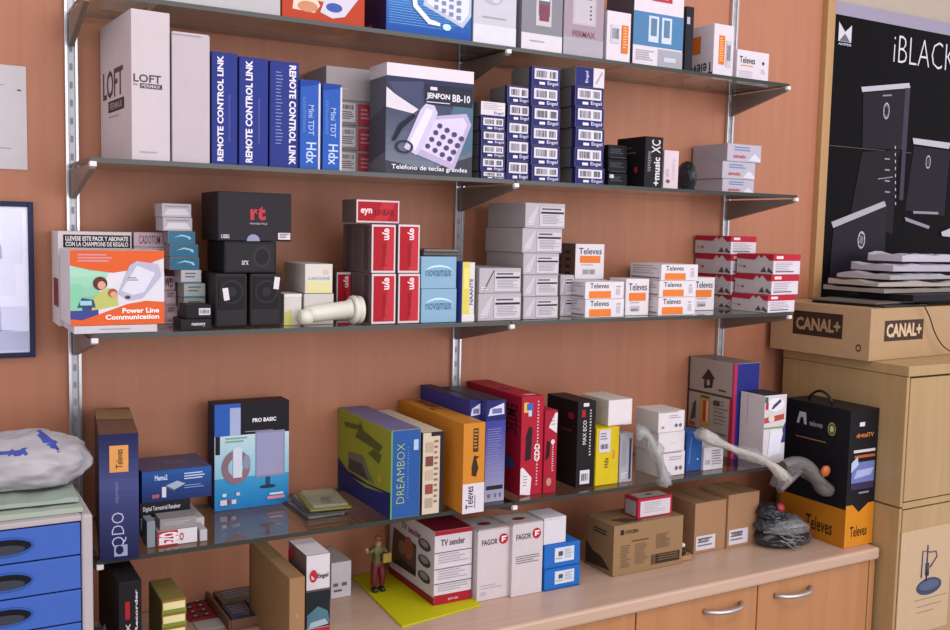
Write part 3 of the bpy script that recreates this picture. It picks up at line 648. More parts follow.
# column of little boxes
zt = Z3; y_ = -.15
spec = [(186, 204, 313, '#8a8288', 'dusty grey'), (184, 203, 298, '#9a9a90', 'grey'), (184, 203, 283.5, '#a6a8a0', 'greenish grey'), (181, 199, 270, '#bdb8bc', 'white'),
        (170, 197, 257, '#2e6a86', 'teal'), (170, 196, 244, '#2e6a86', 'teal'), (168, 193, 231, '#316f8c', 'teal'), (163, 190, 217, '#b3adb4', 'silvery'), (162, 189, 203, '#b8b2b9', 'silvery')]
names_ = ['lowest', 'second from the bottom', 'third from the bottom', 'fourth from the bottom and white', 'lowest of the three teal ones', 'middle of the teal ones', 'highest of the three teal ones', 'just above the teal ones', 'at the very top']
for i, (a, c, v, col, nm) in enumerate(spec):
    x_ = solve_x(a, y_, Z3); h_ = solve_z(v, x_, y_)-zt-.0008
    dx = [('p', 'F', [(.2, .5), (.5, .75), (.8, .6), (.85, .4), (.78, .35), (.7, .52), (.5, .62)], '#9ec4d6')] if 3 < i < 7 else ([('p', 'F', [(.05, .15), (.2, .6), (.8, .62), (.95, .15)], '#d0cbd2'), ('r', 'F', .1, .75, .9, .82, '#8f8a92')] if i > 6 else [('l', 'F', .2, .3, .8, .8, 2, '#5f6a6a', dd(fill=.4)), ('r', 'F', 0, 0, 1, .12, '#3f7f9a')])
    zt, _ = carton('small_cable_box', f'small box in the tower left of the black boxes, {names_[i]}', 'box', a, c+3, 0, zt, y=y_, d=.06, h=h_, col=col, sides={'L': '#8a7a78'}, group='small boxes of the narrow tower', dec=dx)
# black boxes
zb1, i1 = carton('memory_box', 'flat black memory box lying at the shelf edge', 'box', 181, 212, 319.5, Z3, y=-.226, d=.06, col='#1f1c20', dec=[('t', 'F', 'memory', .35, .3, .8, .65, '#d8d4da', dd(bold=.02))])
carton('memory_box', 'small black box with a white label, on the flat black memory box', 'box', 186, 212, 305, zb1, y=-.222, d=.05, col='#1a181b', stick=[('label', 'F', .5, .25, .95, .75, '#cfcbd0', [('b', 'F', .52, .3, .93, .7, '#cfcbd0')])])
ys = -.2
def cone(mb, w, d, h, cu, cv, r):
    for q, col, e in ((1, '#2e2b2f', 0), (.85, '#151316', .0004), (.4, '#2a272b', .0008)):
        mb.quad([(w*cu+r*q*math.cos(t*math.pi/12), -.0022-e, h*cv+r*q*math.sin(t*math.pi/12)) for t in range(24)], col)
def speaker(nm, uL, uR, v, y, light, d, cv):
    z = Z3+.0006; x = solve_x(uL, y, z); wd = solve_x(uR, y, z)-x-.001; h = solve_z(v, x, y)-z
    r = empty('loudspeaker', (x, y, z)); tag(r, nm, 'loudspeaker', 'small black loudspeakers')
    m = MB(); m.box(0, 0, 0, wd, d, h, mc('#2b272a', .5), .004); m.obj('cabinet', r)
    m = MB(); m.box(wd*.1, -.0015, h*.34, wd*.9, -.0001, h*.94, mc('#211e22', .6), .0008); cone(m, wd, d, h, .5, cv, wd*.36); m.obj('grille', r)
    m = MB()
    cx_, cz_ = wd*light[0], h*light[1]; a = light[2]; 
    m.quad([(cx_+p*math.cos(a)-q*math.sin(a), -.0035, cz_+p*math.sin(a)+q*math.cos(a)) for p, q in ((-.005, -.011), (.005, -.011), (.005, .011), (-.005, .011))], '#dcd6dc'); m.obj('sticker', r)
    return z+h
zs1 = speaker('small black loudspeaker with a white sticker on its middle, beside the memory boxes', 215, 248, 273.5, ys, (.32, .62, .15), .10, .66)
zs2 = speaker('small black loudspeaker with a white sticker at its upper right corner', 250, 282, 273.5, ys, (.82, .82, -.12), .10, .66)
zk = max(zs1, zs2)
zk, _ = carton('speaker_box', 'black box with a speaker pictured on its side, lying on the two loudspeakers', 'box', 224, 277, 241, zk, y=-.2, d=.115, col='#1c1a1d', sides={'L': '#141215'}, bev=.002,
   dec=[('r', 'F', .04, .08, .96, .92, '#262428'), ('e', 'F', .72, .52, .17, .34, '#343136'), ('e', 'F', .72, .52, .13, .26, '#1d1b1f'), ('t', 'F', 'arx', .33, .26, .46, .4, '#c6c2c8')])
carton('speaker_box', 'wide black box with a red emblem, topmost of the black pile on the third shelf', 'box', 218, 292, 191, zk, y=-.2, d=.115, col='#27242a', sides={'L': '#151316', 'T': '#3a363a'}, bev=.0015,
   dec=[('t', 'F', 'rt', .43, .43, .64, .72, '#b53c44', dd(bold=.05)), ('t', 'F', 'WAVESTYLE', .42, .34, .66, .38, '#b8a8ac'), ('t', 'F', 'USB2', .04, .05, .15, .13, '#cfc9cf', dd(bold=.03)), ('p', 'F', [(.38, 0)]+[(.47+.09*math.cos(math.pi*(1-k/10)), .0+.14*math.sin(math.pi*(1-k/10))) for k in range(11)], '#8f93b0')],
   stick=[('label', 'F', .81, .04, .98, .18, '#d8d0d4', [('l', 'F', .83, .06, .96, .16, 3, '#5a5458')])])
# white/yellow boxes
za, _ = carton('bulb_box', 'pale box with a yellow-green corner, lowest left of the three by the white lamp', 'box', 284, 302, 294, Z3, y=-.19, d=.06, col='#cfc9c2', dec=[('p', 'F', [(0, 0), (.5, 0), (.4, .5), (0, .4)], '#c3bf6a'), ('r', 'F', 0, .9, 1, 1, '#dcd6d2')])
zb_2, _ = carton('bulb_box', 'pale box under the yellow-banded box, behind the white lamp', 'box', 304, 334, 294, Z3, y=-.19, d=.06, col='#c6c0b9')
carton('bulb_box', 'white cube-shaped box with a yellow band, standing on two pale boxes', 'box', 305, 333, 264, max(za, zb_2), y=-.19, d=.12, col='#d6cfc8', sides={'L': '#6a5a50'},
   dec=[('g', 'F', .03, .04, .97, .45, '#d9d08a', '#dcd3b0', 4), ('t', 'F', 'CAROLINE', .1, .46, .9, .56, '#8aa0b8'), ('e', 'F', .75, .72, .1, .08, '#d9b8a0')])
RED, RDF = '#c4202f', [('r', 'F', .06, .05, .94, .95, '#c4202f')]
def redbox(nm, uL, uR, v, z, y, d, h=None, vert=True, side='#6a5a58', tx='eyn', stripes=True):
    dec = [('r', 'F', .08, .05, .92, .95, '#a81322')] if vert else [('r', 'F', .04, .09, .96, .91, '#a81322')]
    if vert: dec += [('p', 'F', [(.5, .05), (.92, .05), (.92, .95), (.7, .95)], '#bd2c38'), ('t', 'F', tx, .42, .68, .72, .92, '#f0d8da', 270, dd(bold=.03)), ('l', 'F', .45, .12, .62, .6, 9, '#7a1520', dd(fill=.5))]
    else: dec += [('p', 'F', [(.4, .09), (.7, .09), (.9, .91), (.6, .91)], '#bd2c38'), ('t', 'F', tx, .1, .32, .36, .62, '#f0d8da', dd(bold=.03)), ('t', 'F', 'LINEAR', .42, .34, .88, .6, '#7a1520', dd(bold=.03))]
    if stripes: dec += [('r', 'L', .12, .04, .3, .96, '#54474a'), ('r', 'L', .4, .04, .66, .96, '#5e5050'), ('r', 'L', .75, .04, .9, .96, '#4c4042')]
    return carton('cable_adapter_box', nm, 'box', uL, uR, v, z, y=y, d=d, h=h, col='#d6c8cc', sides={'L': side, 'T': side}, dec=dec, group='red fronted boxes', keep=True)
redbox('red fronted box set back behind the white lamp, left of the red pile', 336, 353, 272, Z3, -.12, .09)
zr1, i1 = redbox('red fronted upright box, lower left of the red pile', 371, 396, 273.5, Z3, y3, .14)
zr2, i2 = redbox('red fronted upright box, lower right of the red pile', 397.5, 420, 273.5, Z3, y3, .14)
zr3, _ = redbox('red fronted upright box, upper left of the red pile', 371, 396, 224, zr1, y3, .14)
zr4, _ = redbox('red fronted upright box, upper right of the red pile', 397.5, 420, 224, zr2, y3, .14)
redbox('red fronted box lying flat on top of the red pile', 356, 400, 199, max(zr3, zr4), -.2, .07, vert=False, tx='eyn', stripes=False)
# white sensor lamp lying on its side
p0 = Vector((solve_x(318, -.205, Z3), -.205, Z3+.016)); R_ = .0155
M_ = Matrix.Translation((solve_x(304, -.215, Z3), -.212, Z3+.018)) @ Matrix.Rotation(math.radians(78), 4, 'Y') @ Matrix.Rotation(0, 4, 'Z')
r = empty('bulkhead_lamp', (solve_x(306, -.21, Z3), -.2, Z3+.001)); tag(r, 'white plastic tubular lamp lying on its side before the red pile', 'lamp')
WPL = mc('#dcd6c8', .35, kind='white_plastic')
A_ = Matrix.Translation((0, 0, .0185)) @ Matrix.Rotation(math.radians(84), 4, 'Y')
xe = solve_x(352, -.2, Z3)-solve_x(306, -.2, Z3)
q = MB(); q.lathe([(.004, 0), (.012, .001), (.0135, .004), (.0155, .02), (.0165, xe-.006), (.021, xe)], WPL, 24, A_); q.obj('tube', r)
q = MB(); q.lathe([(.021, xe+.0005), (.0265, xe+.002), (.0275, xe+.008), (.024, xe+.01), (.0235, xe+.013), (.0265, xe+.015), (.0255, xe+.021), (.015, xe+.022)], WPL, 28, Matrix.Translation((0, 0, .0265)) @ Matrix.Rotation(math.radians(90), 4, 'Y')); q.obj('flange', r)
q = MB(); q.lathe([(.004, -.022), (.0135, -.021), (.0145, -.012), (.0145, 0), (.008, .001)], WPL, 24, Matrix.Translation((-.003, -.009, .0155)) @ Matrix.Rotation(math.radians(90), 4, 'Y') @ Matrix.Translation((0, 0, .012))); q.obj('end_cap', r)
# novamax
zn = Z3
for i in range(2):
    zn, inn = carton('light_blue_box', ['light blue novamax box, lower one', 'light blue novamax box, upper one with the dark tray on it'][i], 'box', 421, 456.5, 289 if i == 0 else 256.5, zn, y=y3, d=.09, col='#86abc4', sides={'L': '#5a88a8', 'T': '#6a98b4'}, group='light blue boxes',
      dec=[('t', 'F', 'novamax', .12, .38, .86, .58, '#4a6f90', dd(bold=.01)), *[('p', 'F', [(.5+.4*math.cos(math.pi*(1-(k+a_)/10)), .5+q_*math.sin(math.pi*(1-(k+a_)/10))) for a_, q_ in ((0, .17), (1, .17), (1, .24), (0, .24))], '#c3e2f0') for k in range(1, 10)]])
r = empty('black_tray', (inn['P'].x+.012, -.205, zn+.001)); tag(r, 'thin dark plastic tray lying on the light blue boxes', 'tray')
q = MB(); q.box(0, 0, 0, .085, .1, .007, mc('#2a2422', .3, kind='plastic'), .001); q.obj('base', r)
q = MB(); q.box(.004, .004, .0075, .081, .096, .013, mc('#5a5048', .3, kind='plastic'), .001); q.obj('cover', r)
carton('software_box', 'upright blue box with a yellow and white spine, by the middle upright', 'box', 461.5, 474.5, 262, Z3, y=y3, d=.11, w=None, col='#d8d4c8', sides={'L': '#4a56b0', 'T': '#4a4a60'},
   dec=[('r', 'F', 0, 0, .55, 1, '#d6c95a'), ('r', 'F', .0, 0, 1, .12, '#dcd8d8'), ('r', 'F', .1, .55, .5, .9, '#e2d874'), ('t', 'F', 'NAANTE', .58, .28, .86, .72, '#4a56a0', 90)])
# grey cartons
def grey(nm, uL, uR, v, z, y, d, x=False, h=None):
    return carton('terminal_block_box', nm, 'box', uL, uR, v, z, y=y, d=d, h=h, col='#a9a1a2', sides={'L': '#837a78', 'T': '#948b8a', 'F': '#b3acb2'}, group='grey boxes with printed labels',
      dec=[('p', 'F', [(.05, .3), (.2, .1), (.33, .9), (.3, .92)], '#c4bec6') if not x else ('p', 'F', [(.1, .1), (.13, .1), (.36, .9), (.33, .9)], '#4f4a50'), ('l', 'F', .04, .08, .2, .25, 2, '#d8d2da')],
      stick=[('label', 'F', .36, .08, .97, .84, '#c9c3ca', [('r', 'F', .38, .58, .96, .66, '#2c2830'), ('l', 'F', .4, .72, .92, .8, 1, '#5b5660', dd(fill=.8)), ('l', 'F', .42, .15, .94, .52, 6, '#8e8892', dd(fill=.35))])])
g1, _ = grey('grey box with a printed label, lower left of the grey pile', 478, 521, 293.5, Z3, y3, .15)
g2, _ = grey('grey box crossed out in pen, upper left of the low grey boxes', 479, 521, 268, g1, y3, .15, True)
g3, _ = grey('grey box with a printed label, at the bottom of the tall grey column', 523, 558, 297, Z3, -.215, .1)
g4, _ = grey('grey box with a crumpled label, second from the bottom of the tall grey column', 523, 558, 275, g3, -.215, .1)
g5, _ = grey('grey box with a printed label, in the middle of the tall grey column', 523, 559, 253, g4, -.215, .15)
g6, _ = grey('grey box with a scribbled front, second from the top of the tall grey column', 522, 562, 228, g5, -.215, .15)
g7, _ = grey('grey box with a stamped label, on the very top of the tall grey column', 525, 565, 202.5, g6, -.215, .15)
h1, _ = grey('narrow grey box end at the bottom, right of the tall grey column', 560, 574, 296, Z3, -.17, .1)
h2, _ = grey('narrow grey box end on another, right of the tall grey column', 560, 574, 275, h1, -.17, .1)
# televes boxes
def tvb(nm, uL, uR, v, z, y, d, tall=False, h=None, side='#b8a9a4'):
    if tall: dec = [('t', 'F', 'Televes', .12, .68, .9, .88, '#3a363c', dd(bold=.01)), ('r', 'F', .14, .4, .86, .62, '#e07a34'), ('l', 'F', .2, .3, .7, .37, 1, '#b0a6ae'), ('r', 'F', .22, .12, .6, .26, '#b9b1ba'), ('b', 'F', .22, .1, .6, .2, None, dd(n=10))]
    else: dec = [('t', 'F', 'Televes', .12, .62, .6, .92, '#3a363c', dd(bold=.01)), ('r', 'F', .1, .05, .66, .46, '#e07a34'), ('r', 'F', .8, .22, .9, .6, '#b9b4bd'), ('l', 'F', .8, .62, .92, .75, 1, '#8f8a94')]
    dec += [('r', 'L', .05, .1, .95, .2, '#8f7f78'), ('l', 'L', .1, .3, .9, .9, 4, '#a5968f', dd(fill=.3))]
    return carton('connector_carton', nm, 'box', uL, uR, v, z, y=y, d=d, h=h, col='#dcd5da', sides={'L': side}, dec=dec, group='white and orange Televes boxes')
t1, _ = tvb('white and orange Televes box lying flat, lower of the pair beside the grey boxes', 585, 624, 299.5, Z3, y3, .1)
tvb('white and orange Televes box lying flat, upper of the pair beside the grey boxes', 585, 624, 282, t1, y3, .1)
tu, _ = carton('connector_carton', 'plain carton behind the lying pair, carrying the upright Televes box', 'box', 576, 605, 279.5, Z3, y=-.115, d=.085, col='#b5a9a6', group='white and orange Televes boxes')
carton('connector_carton', 'upright white Televes box raised above the others, orange band', 'box', 574.5, 604, 243.5, tu, y=-.12, d=.09, col='#dcd5da', sides={'L': '#6d5a52'},
   dec=[('t', 'F', 'Televes', .12, .7, .9, .88, '#3a363c', dd(bold=.01)), ('r', 'F', .16, .46, .86, .66, '#e07a34'), ('l', 'F', .2, .36, .7, .42, 1, '#b0a6ae'), ('b', 'F', .25, .12, .7, .3, '#cfc8d0')]+[('r', 'L', .2, .1+.2*k, .4, .2+.2*k, '#3f322c') for k in range(4)]+[('r', 'L', .6, .12+.2*k, .8, .2+.2*k, '#3f322c') for k in range(4)], group='white and orange Televes boxes')
tvb('upright white Televes box between the lying pair and the lying three', 625, 648.5, 279, Z3, -.2, .06, True)
t1, _ = tvb('white and orange Televes box lying flat, lowest of three', 658, 695, 297.5, Z3, y3, .09)
t2, _ = tvb('white and orange Televes box lying flat, middle one of three', 659, 696, 281, t1, y3, .09)
tvb('white and orange Televes box lying flat, topmost of three', 661, 698, 264.5, t2, y3, .11)
tg, _ = carton('wrapped_box', 'greyish film-wrapped box behind the lying Televes boxes', 'box', 650, 674, 283, Z3, y=-.10, d=.08, col='#a59c98')
carton('wrapped_box', 'greyish film-wrapped box with black print, set on the one behind the Televes boxes', 'box', 652, 676, 266, tg, y=-.10, d=.08, col='#aaa29d', dec=[('r', 'F', .1, .2, .3, .6, '#4a4644')])
tvb('upright white Televes box beside the red and white boxes', 692, 714, 277.5, Z3, -.128, .06, True)
# red and white boxes
def rw(nm, uL, uR, v, z, y, d):
    return carton('receiver_box', nm, 'box', uL, uR, v, z, y=y, d=d, rot=7, col='#d8d0d8', sides={'L': '#b3a9ac', 'T': '#9a2434'}, keep=True, group='red and white boxes at the right end',
      dec=[('r', 'F', 0, .68, 1, 1, '#b92438'), ('r', 'F', .1, .78, .35, .92, '#e8d8dc'), ('l', 'F', .08, .16, .8, .6, 5, '#a39ba6', dd(fill=.35)), ('r', 'F', .08, .12, .75, .17, '#4a4450'),
           ('p', 'L', [(0, 1), (1, 1), (1, .7), (.72, .66), (.6, .95), (.5, .7), (0, .74)], '#a32233'), ('p', 'L', [(.52, .5), (.75, .95), (.95, .55), (.8, .15)], '#b5adb0'), ('p', 'L', [(.66, .1), (.76, .4), (.82, .1)], '#4a4248'), ('p', 'L', [(.88, .35), (1, .1), (.98, .05), (.84, .15)], '#4a4248'), ('e', 'L', .22, .35, .035, .06, '#a32233'), ('l', 'L', .05, .33, .18, .38, 1, '#5c5458')])
zt = Z3
L_ = ['lowest', 'second from the bottom', 'third from the bottom', 'topmost']
for i, v in enumerate((295.5, 275, 254.5, 236)):
    zt, _ = rw(f'red and white box with a grey side, {L_[i]} of the rear column', 730.5, 756, v, zt, -.122, .114)
zt = Z3
for i, (a, c, v) in enumerate(((767.5, 794.5, 295.5), (771, 798, 275), (773, 800, 254.5))):
    zt, _ = rw(f'red and white box with a grey side, {L_[i] if i < 2 else "topmost"} of the front column', a, c, v, zt, -.238, .108)

# ---------------------------------------------------------------- lowest shelf
def front_y(u, v, z): return un(u, v, z=z+.0006).y
carton('router_box', 'tall dark blue upright box with an orange sticker, left end of the lowest shelf', 'box', 100, 140, 435, Z4, y=-.275, rot=-7, d=.24, col='#2c2f5c', sides={'L': '#3a3238', 'T': '#6a4c3e'},
   dec=[('g', 'F', 0, 0, 1, .6, '#1f2148', '#4a5284', 12), ('g', 'F', 0, .6, 1, 1, '#4a5284', '#23254c', 8), ('t', 'F', 'QDO', .3, .1, .68, .38, '#b9bedb', 90, dd(bold=-.01)), ('r', 'F', .36, .03, .7, .12, '#9fa5c8'), ('e', 'F', .5, .08, .1, .035, '#23254c'),
        ('l', 'F', .4, .45, .5, .62, 12, '#7a82b0', dd(fill=.4)), ('p', 'T', [(0, .55), (1, .5), (1, .9), (0, 1)], '#8f7352'), ('l', 'T', .3, .2, .7, .4, 3, '#8a6c60', dd(fill=.3))],
   stick=[('label', 'F', .26, .7, .74, .91, '#d99a58', [('t', 'F', 'Televes', .42, .73, .6, .88, '#5a3a28', 90)])])
# pile of small boxes under the blue set-top box
xs_, ysb = 0, -.21
def pile(uL, uR, v, z, y, d, nm, lab, **k): return carton(nm, lab, 'box', uL, uR, v, z, y=y, d=d, **k)
zp, _ = pile(143, 208, 536, Z4, -.19, .15, 'dvd_box', 'flat dark box at the bottom of the pile under the blue set-top box', col='#3a3634', dec=[('l', 'F', .1, .2, .9, .8, 2, '#8d8f94', dd(fill=.4))])
zp2, _ = pile(141, 187, 519, zp, -.19, .15, 'dvd_box', 'cream fronted flat box in the pile under the blue set-top box', col='#c9bfa6', sides={'T': '#8e887e'}, dec=[('r', 'F', 0, 0, 1, .35, '#3a3430')])
zp3, _ = pile(189, 205, 519, zp, -.19, .14, 'dvd_box', 'small dark and white box end beside the cream fronted one', col='#c3bcb8', dec=[('r', 'F', 0, 0, .4, 1, '#3b3638')])
zp4, _ = pile(140, 191, 504, max(zp2, zp3), -.19, .15, 'dvd_box', 'black box with a line of white text, directly under the blue set-top box', col='#201e22', dec=[('t', 'F', 'Digital Terrestrial Receiver', .06, .35, .8, .75, '#cfcbd2', dd(bold=.02))])
carton('set_top_box_carton', 'dark blue set-top box carton on top of the pile, lowest shelf', 'box', 142, 212, 472.5, zp4, y=-.19, d=.11, col='#23407e', sides={'T': '#57506a', 'L': '#1d2a52'},
   dec=[('g', 'F', 0, 0, 1, 1, '#1f2f63', '#2c5aa0', 6), ('t', 'F', 'Memo2', .18, .68, .36, .86, '#c9d6ec', dd(bold=.03)), ('p', 'F', [(.34, .5), (.46, .34), (.62, .5), (.5, .62)], '#9fb0c0'), ('p', 'F', [(.34, .5), (.46, .34), (.46, .28), (.34, .44)], '#55606e'), ('r', 'F', .28, .12, .34, .46, '#d9d6dc'), ('r', 'F', .14, .12, .24, .24, '#b0566a'), ('l', 'F', .6, .6, .95, .85, 3, '#c3cde2', dd(fill=.45)), ('l', 'F', .6, .3, .9, .45, 2, '#8fa0c8', dd(fill=.3)), ('l', 'T', .4, .3, .8, .6, 3, '#8d7f90', dd(fill=.25))])
zq, _ = pile(158, 198, 532, Z4, -.24, .045, 'ink_box', 'red and white box with big block letters at the front of the lowest shelf', col='#d5ced2', dec=[('r', 'F', 0, 0, .5, 1, '#b8283a'), ('t', 'F', 'EZO', .02, .1, .52, .9, '#e8dfe2', 90, dd(bold=.06)), ('e', 'F', .6, .5, .05, .25, '#b8283a', dd(hole=.6))])
pile(160, 197, 520, zq, -.238, .043, 'ink_box', 'small pale grey box lying on the red and white box', col='#8f8a88', dec=[('l', 'F', .1, .3, .9, .7, 2, '#b5b0ae', dd(fill=.3))])
pile(147, 156, 522, Z4, -.238, .04, 'ink_box', 'small bluish grey upright box left of the red and white box', col='#8a9096')
pile(200, 208, 530, Z4, -.242, .045, 'ink_box', 'small whitish box right of the red and white box', col='#b9b3b8')
# pro basic box
ypb = front_y(215, 511.5, Z4)
carton('antenna_box', 'upright PRO BASIC box with an indoor aerial pictured on its front', 'box', 214.5, 289, 405, Z4, y=ypb, du=208, col='#9cc2d6', sides={'L': '#24324e', 'T': '#221f28'},
   dec=[('g', 'F', 0, 0, 1, .3, '#1f78b8', '#3f9ccc', 8), ('g', 'F', 0, .3, 1, .72, '#8ec6da', '#c5dce0', 8), ('r', 'F', 0, .7, 1, 1, '#1e1b22'), ('r', 'F', 0, .7, .34, 1, '#2f5fb4'), ('r', 'F', .2, .7, .34, .96, '#a9b4da'),
        ('t', 'F', 'PRO BASIC', .5, .81, .82, .85, '#ece8f0', dd(bold=.04)), ('l', 'F', .4, .715, .98, .73, 1, '#9a98a4'), ('r', 'F', .01, .53, .07, .7, '#1c1a22'),
        ('r', 'F', .54, .28, .94, .72, '#8c8cae'), ('r', 'F', .56, .3, .92, .7, '#9a9abc'), ('r', 'F', .68, .2, .74, .28, '#2c4668'), ('e', 'F', .71, .185, .11, .018, '#24384f'),
        ('e', 'F', .28, .4, .19, .16, '#8f6f7a', dd(hole=.55)), ('r', 'F', .24, .3, .36, .56, '#d5dcea'), ('e', 'F', .3, .56, .06, .03, '#d5dcea'), ('e', 'F', .42, .44, .05, .07, '#8e95ae'),
        ('l', 'F', .14, .62, .44, .68, 2, '#79a08c', dd(fill=.35)), ('r', 'F', .07, .05, .16, .1, '#d8d2da'), ('r', 'F', .17, .05, .2, .1, '#a82a38'), ('r', 'F', .22, .055, .28, .095, '#d8d2da'), ('r', 'F', .1, .13, .15, .16, '#cfe2f0'), ('r', 'F', .28, .13, .33, .16, '#d9c2d6'), ('r', 'F', .7, .06, .94, .09, '#d592a8'), ('r', 'F', .73, .1, .92, .12, '#d8dcea')])
# blister packs
x0 = solve_x(304, -.2, Z4); zz_ = Z4
for i, (dx, dy, w_, d_, col, nm) in enumerate(((0, 0, .085, .15, '#4a4540', 'dark flat blister pack at the bottom of the little pile, lowest shelf'), (.004, .006, .08, .13, '#5d564c', 'dark flat blister pack in the middle of the little pile'), (.006, -.004, .078, .125, '#8a8236', 'olive yellow flat blister pack on top of the little pile'))):
    r = empty('blister_pack', (x0+dx, -.215+dy, zz_+.0006), math.radians(-4*i)); tag(r, nm, 'blister pack', 'flat blister packs')
    q = MB(); q.box(0, 0, 0, w_, d_, .002, col); draw(q, w_, d_, .002, [('l', 'T', .1, .1, .9, .3, 2, '#8f8a7e', dd(fill=.4))] if i < 2 else [('e', 'T', .55, .4, .16, .1, '#5a5a2a'), ('p', 'T', [(.4, .5), (.6, .45), (.7, .6), (.5, .64)], '#33331f'), ('r', 'T', .05, .75, .9, .95, '#a39c4a')]); q.obj('card', r)
    q = MB(); q.box(.006, .006, .0022, w_-.006, d_-.006, .0085, film('blister_plastic', '#b9bcb8', .28, .12), .003); q.obj('shell', r)
    zz_ += .0105
# dreambox
yd = -.258
carton('satellite_receiver_box', 'blue and yellow-green DREAMBOX carton showing its long side', 'box', 390, 420, 431, Z4, y=-.268, du=338, col='#2a5596', sides={'L': '#94952e', 'T': '#6e6a92'},
   dec=[('t', 'F', 'DREAMBOX', .2, .17, .46, .85, '#b5c84a', 90, dd(bold=-.02)), ('l', 'F', .55, .2, .62, .8, 20, '#5f86c0', dd(fill=.3)), ('r', 'F', .76, .76, .92, .88, '#a9c0e2'), ('r', 'F', 0, 0, .05, 1, '#5f9a6a'),
        ('p', 'L', [(0, 0), (1, 0), (1, .28), (.55, .2), (.3, .22), (0, .38)], '#222c66'), ('p', 'L', [(0, .26), (.3, .28), (.6, .26), (1, .3), (1, .27), (0, .2)], '#1f2856'),
        ('p', 'L', [(.2, .3), (.22, .52), (.5, .56), (.62, .4), (.72, .3)], '#6f6a5c'), ('p', 'L', [(.22, .3), (.24, .44), (.48, .46), (.62, .3)], '#45403c'),
        ('p', 'L', [(.15, .8), (.4, .84), (.42, .9), (.12, .86)], '#5a5a2a'), ('p', 'L', [(.35, .74), (.8, .7), (.86, .78), (.5, .86), (.44, .95), (.4, .82)], '#55552c'), ('p', 'L', [(.6, .62), (.8, .56), (.84, .68), (.7, .7)], '#5a5a2a'), ('e', 'L', .82, .4, .04, .05, '#b89a3a')])
carton('media_box', 'narrow cream box with a black edge between DREAMBOX and orange box', 'box', 421.5, 443, 433, Z4, y=-.268, d=.25, col='#cdbfa8', sides={'T': '#8d8a90', 'L': '#4a3f3a'},
   dec=[('p', 'F', [(.82, 0), (1, 0), (1, 1), (.4, 1), (.4, .95), (.82, .95)], '#2a2326')]+[('r', 'F', .14, .08+.17*i, .5, .2+.17*i, c_) for i, c_ in enumerate(('#a99a88', '#8f4a42', '#b8a890', '#7a4540', '#b5a48e'))]+[('l', 'F', .55, .1, .74, .9, 12, '#8f6a5c', dd(fill=.4))])
# orange televes
carton('media_player_box', 'orange Televes carton with a white lower front, lowest shelf', 'box', 462, 484, 424, Z4, y=-.296, du=388, col='#c9822c', sides={'L': '#b8752a', 'T': '#b87a2e'},
   dec=[('r', 'F', 0, 0, 1, .33, '#d5ccd4'), ('t', 'F', 'Televes', .15, .05, .5, .3, '#2e2a30', 90), ('r', 'F', .55, .05, .6, .2, '#8a8490'), ('p', 'F', [(.4, .42), (.6, .4), (.7, .5), (.6, .6), (.75, .62), (.5, .64), (.4, .52)], '#3a2a1c'), ('r', 'F', .45, .68, .68, .94, '#4a341f'), ('l', 'F', .47, .7, .66, .92, 6, '#b8883c', dd(fill=.4)),
        ('t', 'T', 'Televes', .25, .52, .9, .9, '#4a2f18', 90), ('r', 'L', .0, 0, .2, .12, '#cfc6cc')])
# two dark blue boxes
def ndbox(nm, uL, uR, v, y, du, z=None):
    return carton('tuner_box', nm, 'box', uL, uR, v, z or Z4, y=y, du=du, col='#3a3c86', sides={'T': '#2b2636', 'L': '#25244e'}, group='blue to grey tuner boxes',
      dec=[('g', 'F', 0, 0, 1, .8, '#a3a2b4', '#3d3f92', 14), ('r', 'F', 0, .8, 1, 1, '#262a66'), ('p', 'F', [(.1, .85), (.2, .92), (.9, .97), (.92, .86)], '#d0cfe0'), ('r', 'F', .3, .87, .8, .92, '#6a70a8'), ('l', 'F', .1, .2, .9, .72, 22, '#8f92c8', dd(fill=.2)), ('r', 'F', .08, .12, .92, .16, '#24222e'), ('r', 'F', .15, .04, .3, .08, '#6a6878'), ('r', 'F', .5, .04, .6, .08, '#6a6878'), ('r', 'F', .75, .04, .85, .08, '#6a6878')])
ndbox('blue to grey tuner box half hidden behind the orange carton', 467.5, 479.5, 401, -.225, 414)
ndbox('blue to grey tuner box, right one, beside the tall red box', 484, 504, 401, -.244, 440)
# red boxes
carton('media_drive_box', 'tall red box with a white corner label and its long side in view', 'box', 519.5, 542, 397, Z4, y=-.236, du=460, col='#a81c32', sides={'L': '#8f1a2c', 'T': '#7d2030'},
   dec=[('r', 'F', .1, .84, .3, .94, '#d8b84a'), ('r', 'F', .22, .86, .5, .93, '#3f66b0'), ('r', 'F', .3, .8, .45, .86, '#b8c4e0'), ('p', 'F', [(.2, .35), (.45, .37), (.5, .68), (.35, .7), (.22, .6)], '#2a1a20'), ('t', 'F', 'CDD', .6, .34, .85, .52, '#e6d8dc', 90, dd(bold=.04)), ('l', 'F', .7, .08, .78, .95, 26, '#d5a8b0', dd(fill=.5)),
        ('p', 'F', [(0, .02), (.45, 0), (.5, .18), (.1, .29), (0, .28)], '#ddd4d8'), ('l', 'F', .12, .08, .36, .2, 4, '#8a8288', dd(fill=.3)), ('t', 'L', 'EMTEC', .74, .6, .93, .9, '#4a1520', 270), ('e', 'L', .8, .3, .1, .06, '#4a4a7a'), ('r', 'T', .3, .05, .8, .12, '#b9a8ac'), ('e', 'T', .4, .45, .2, .06, '#3c3a5a')])
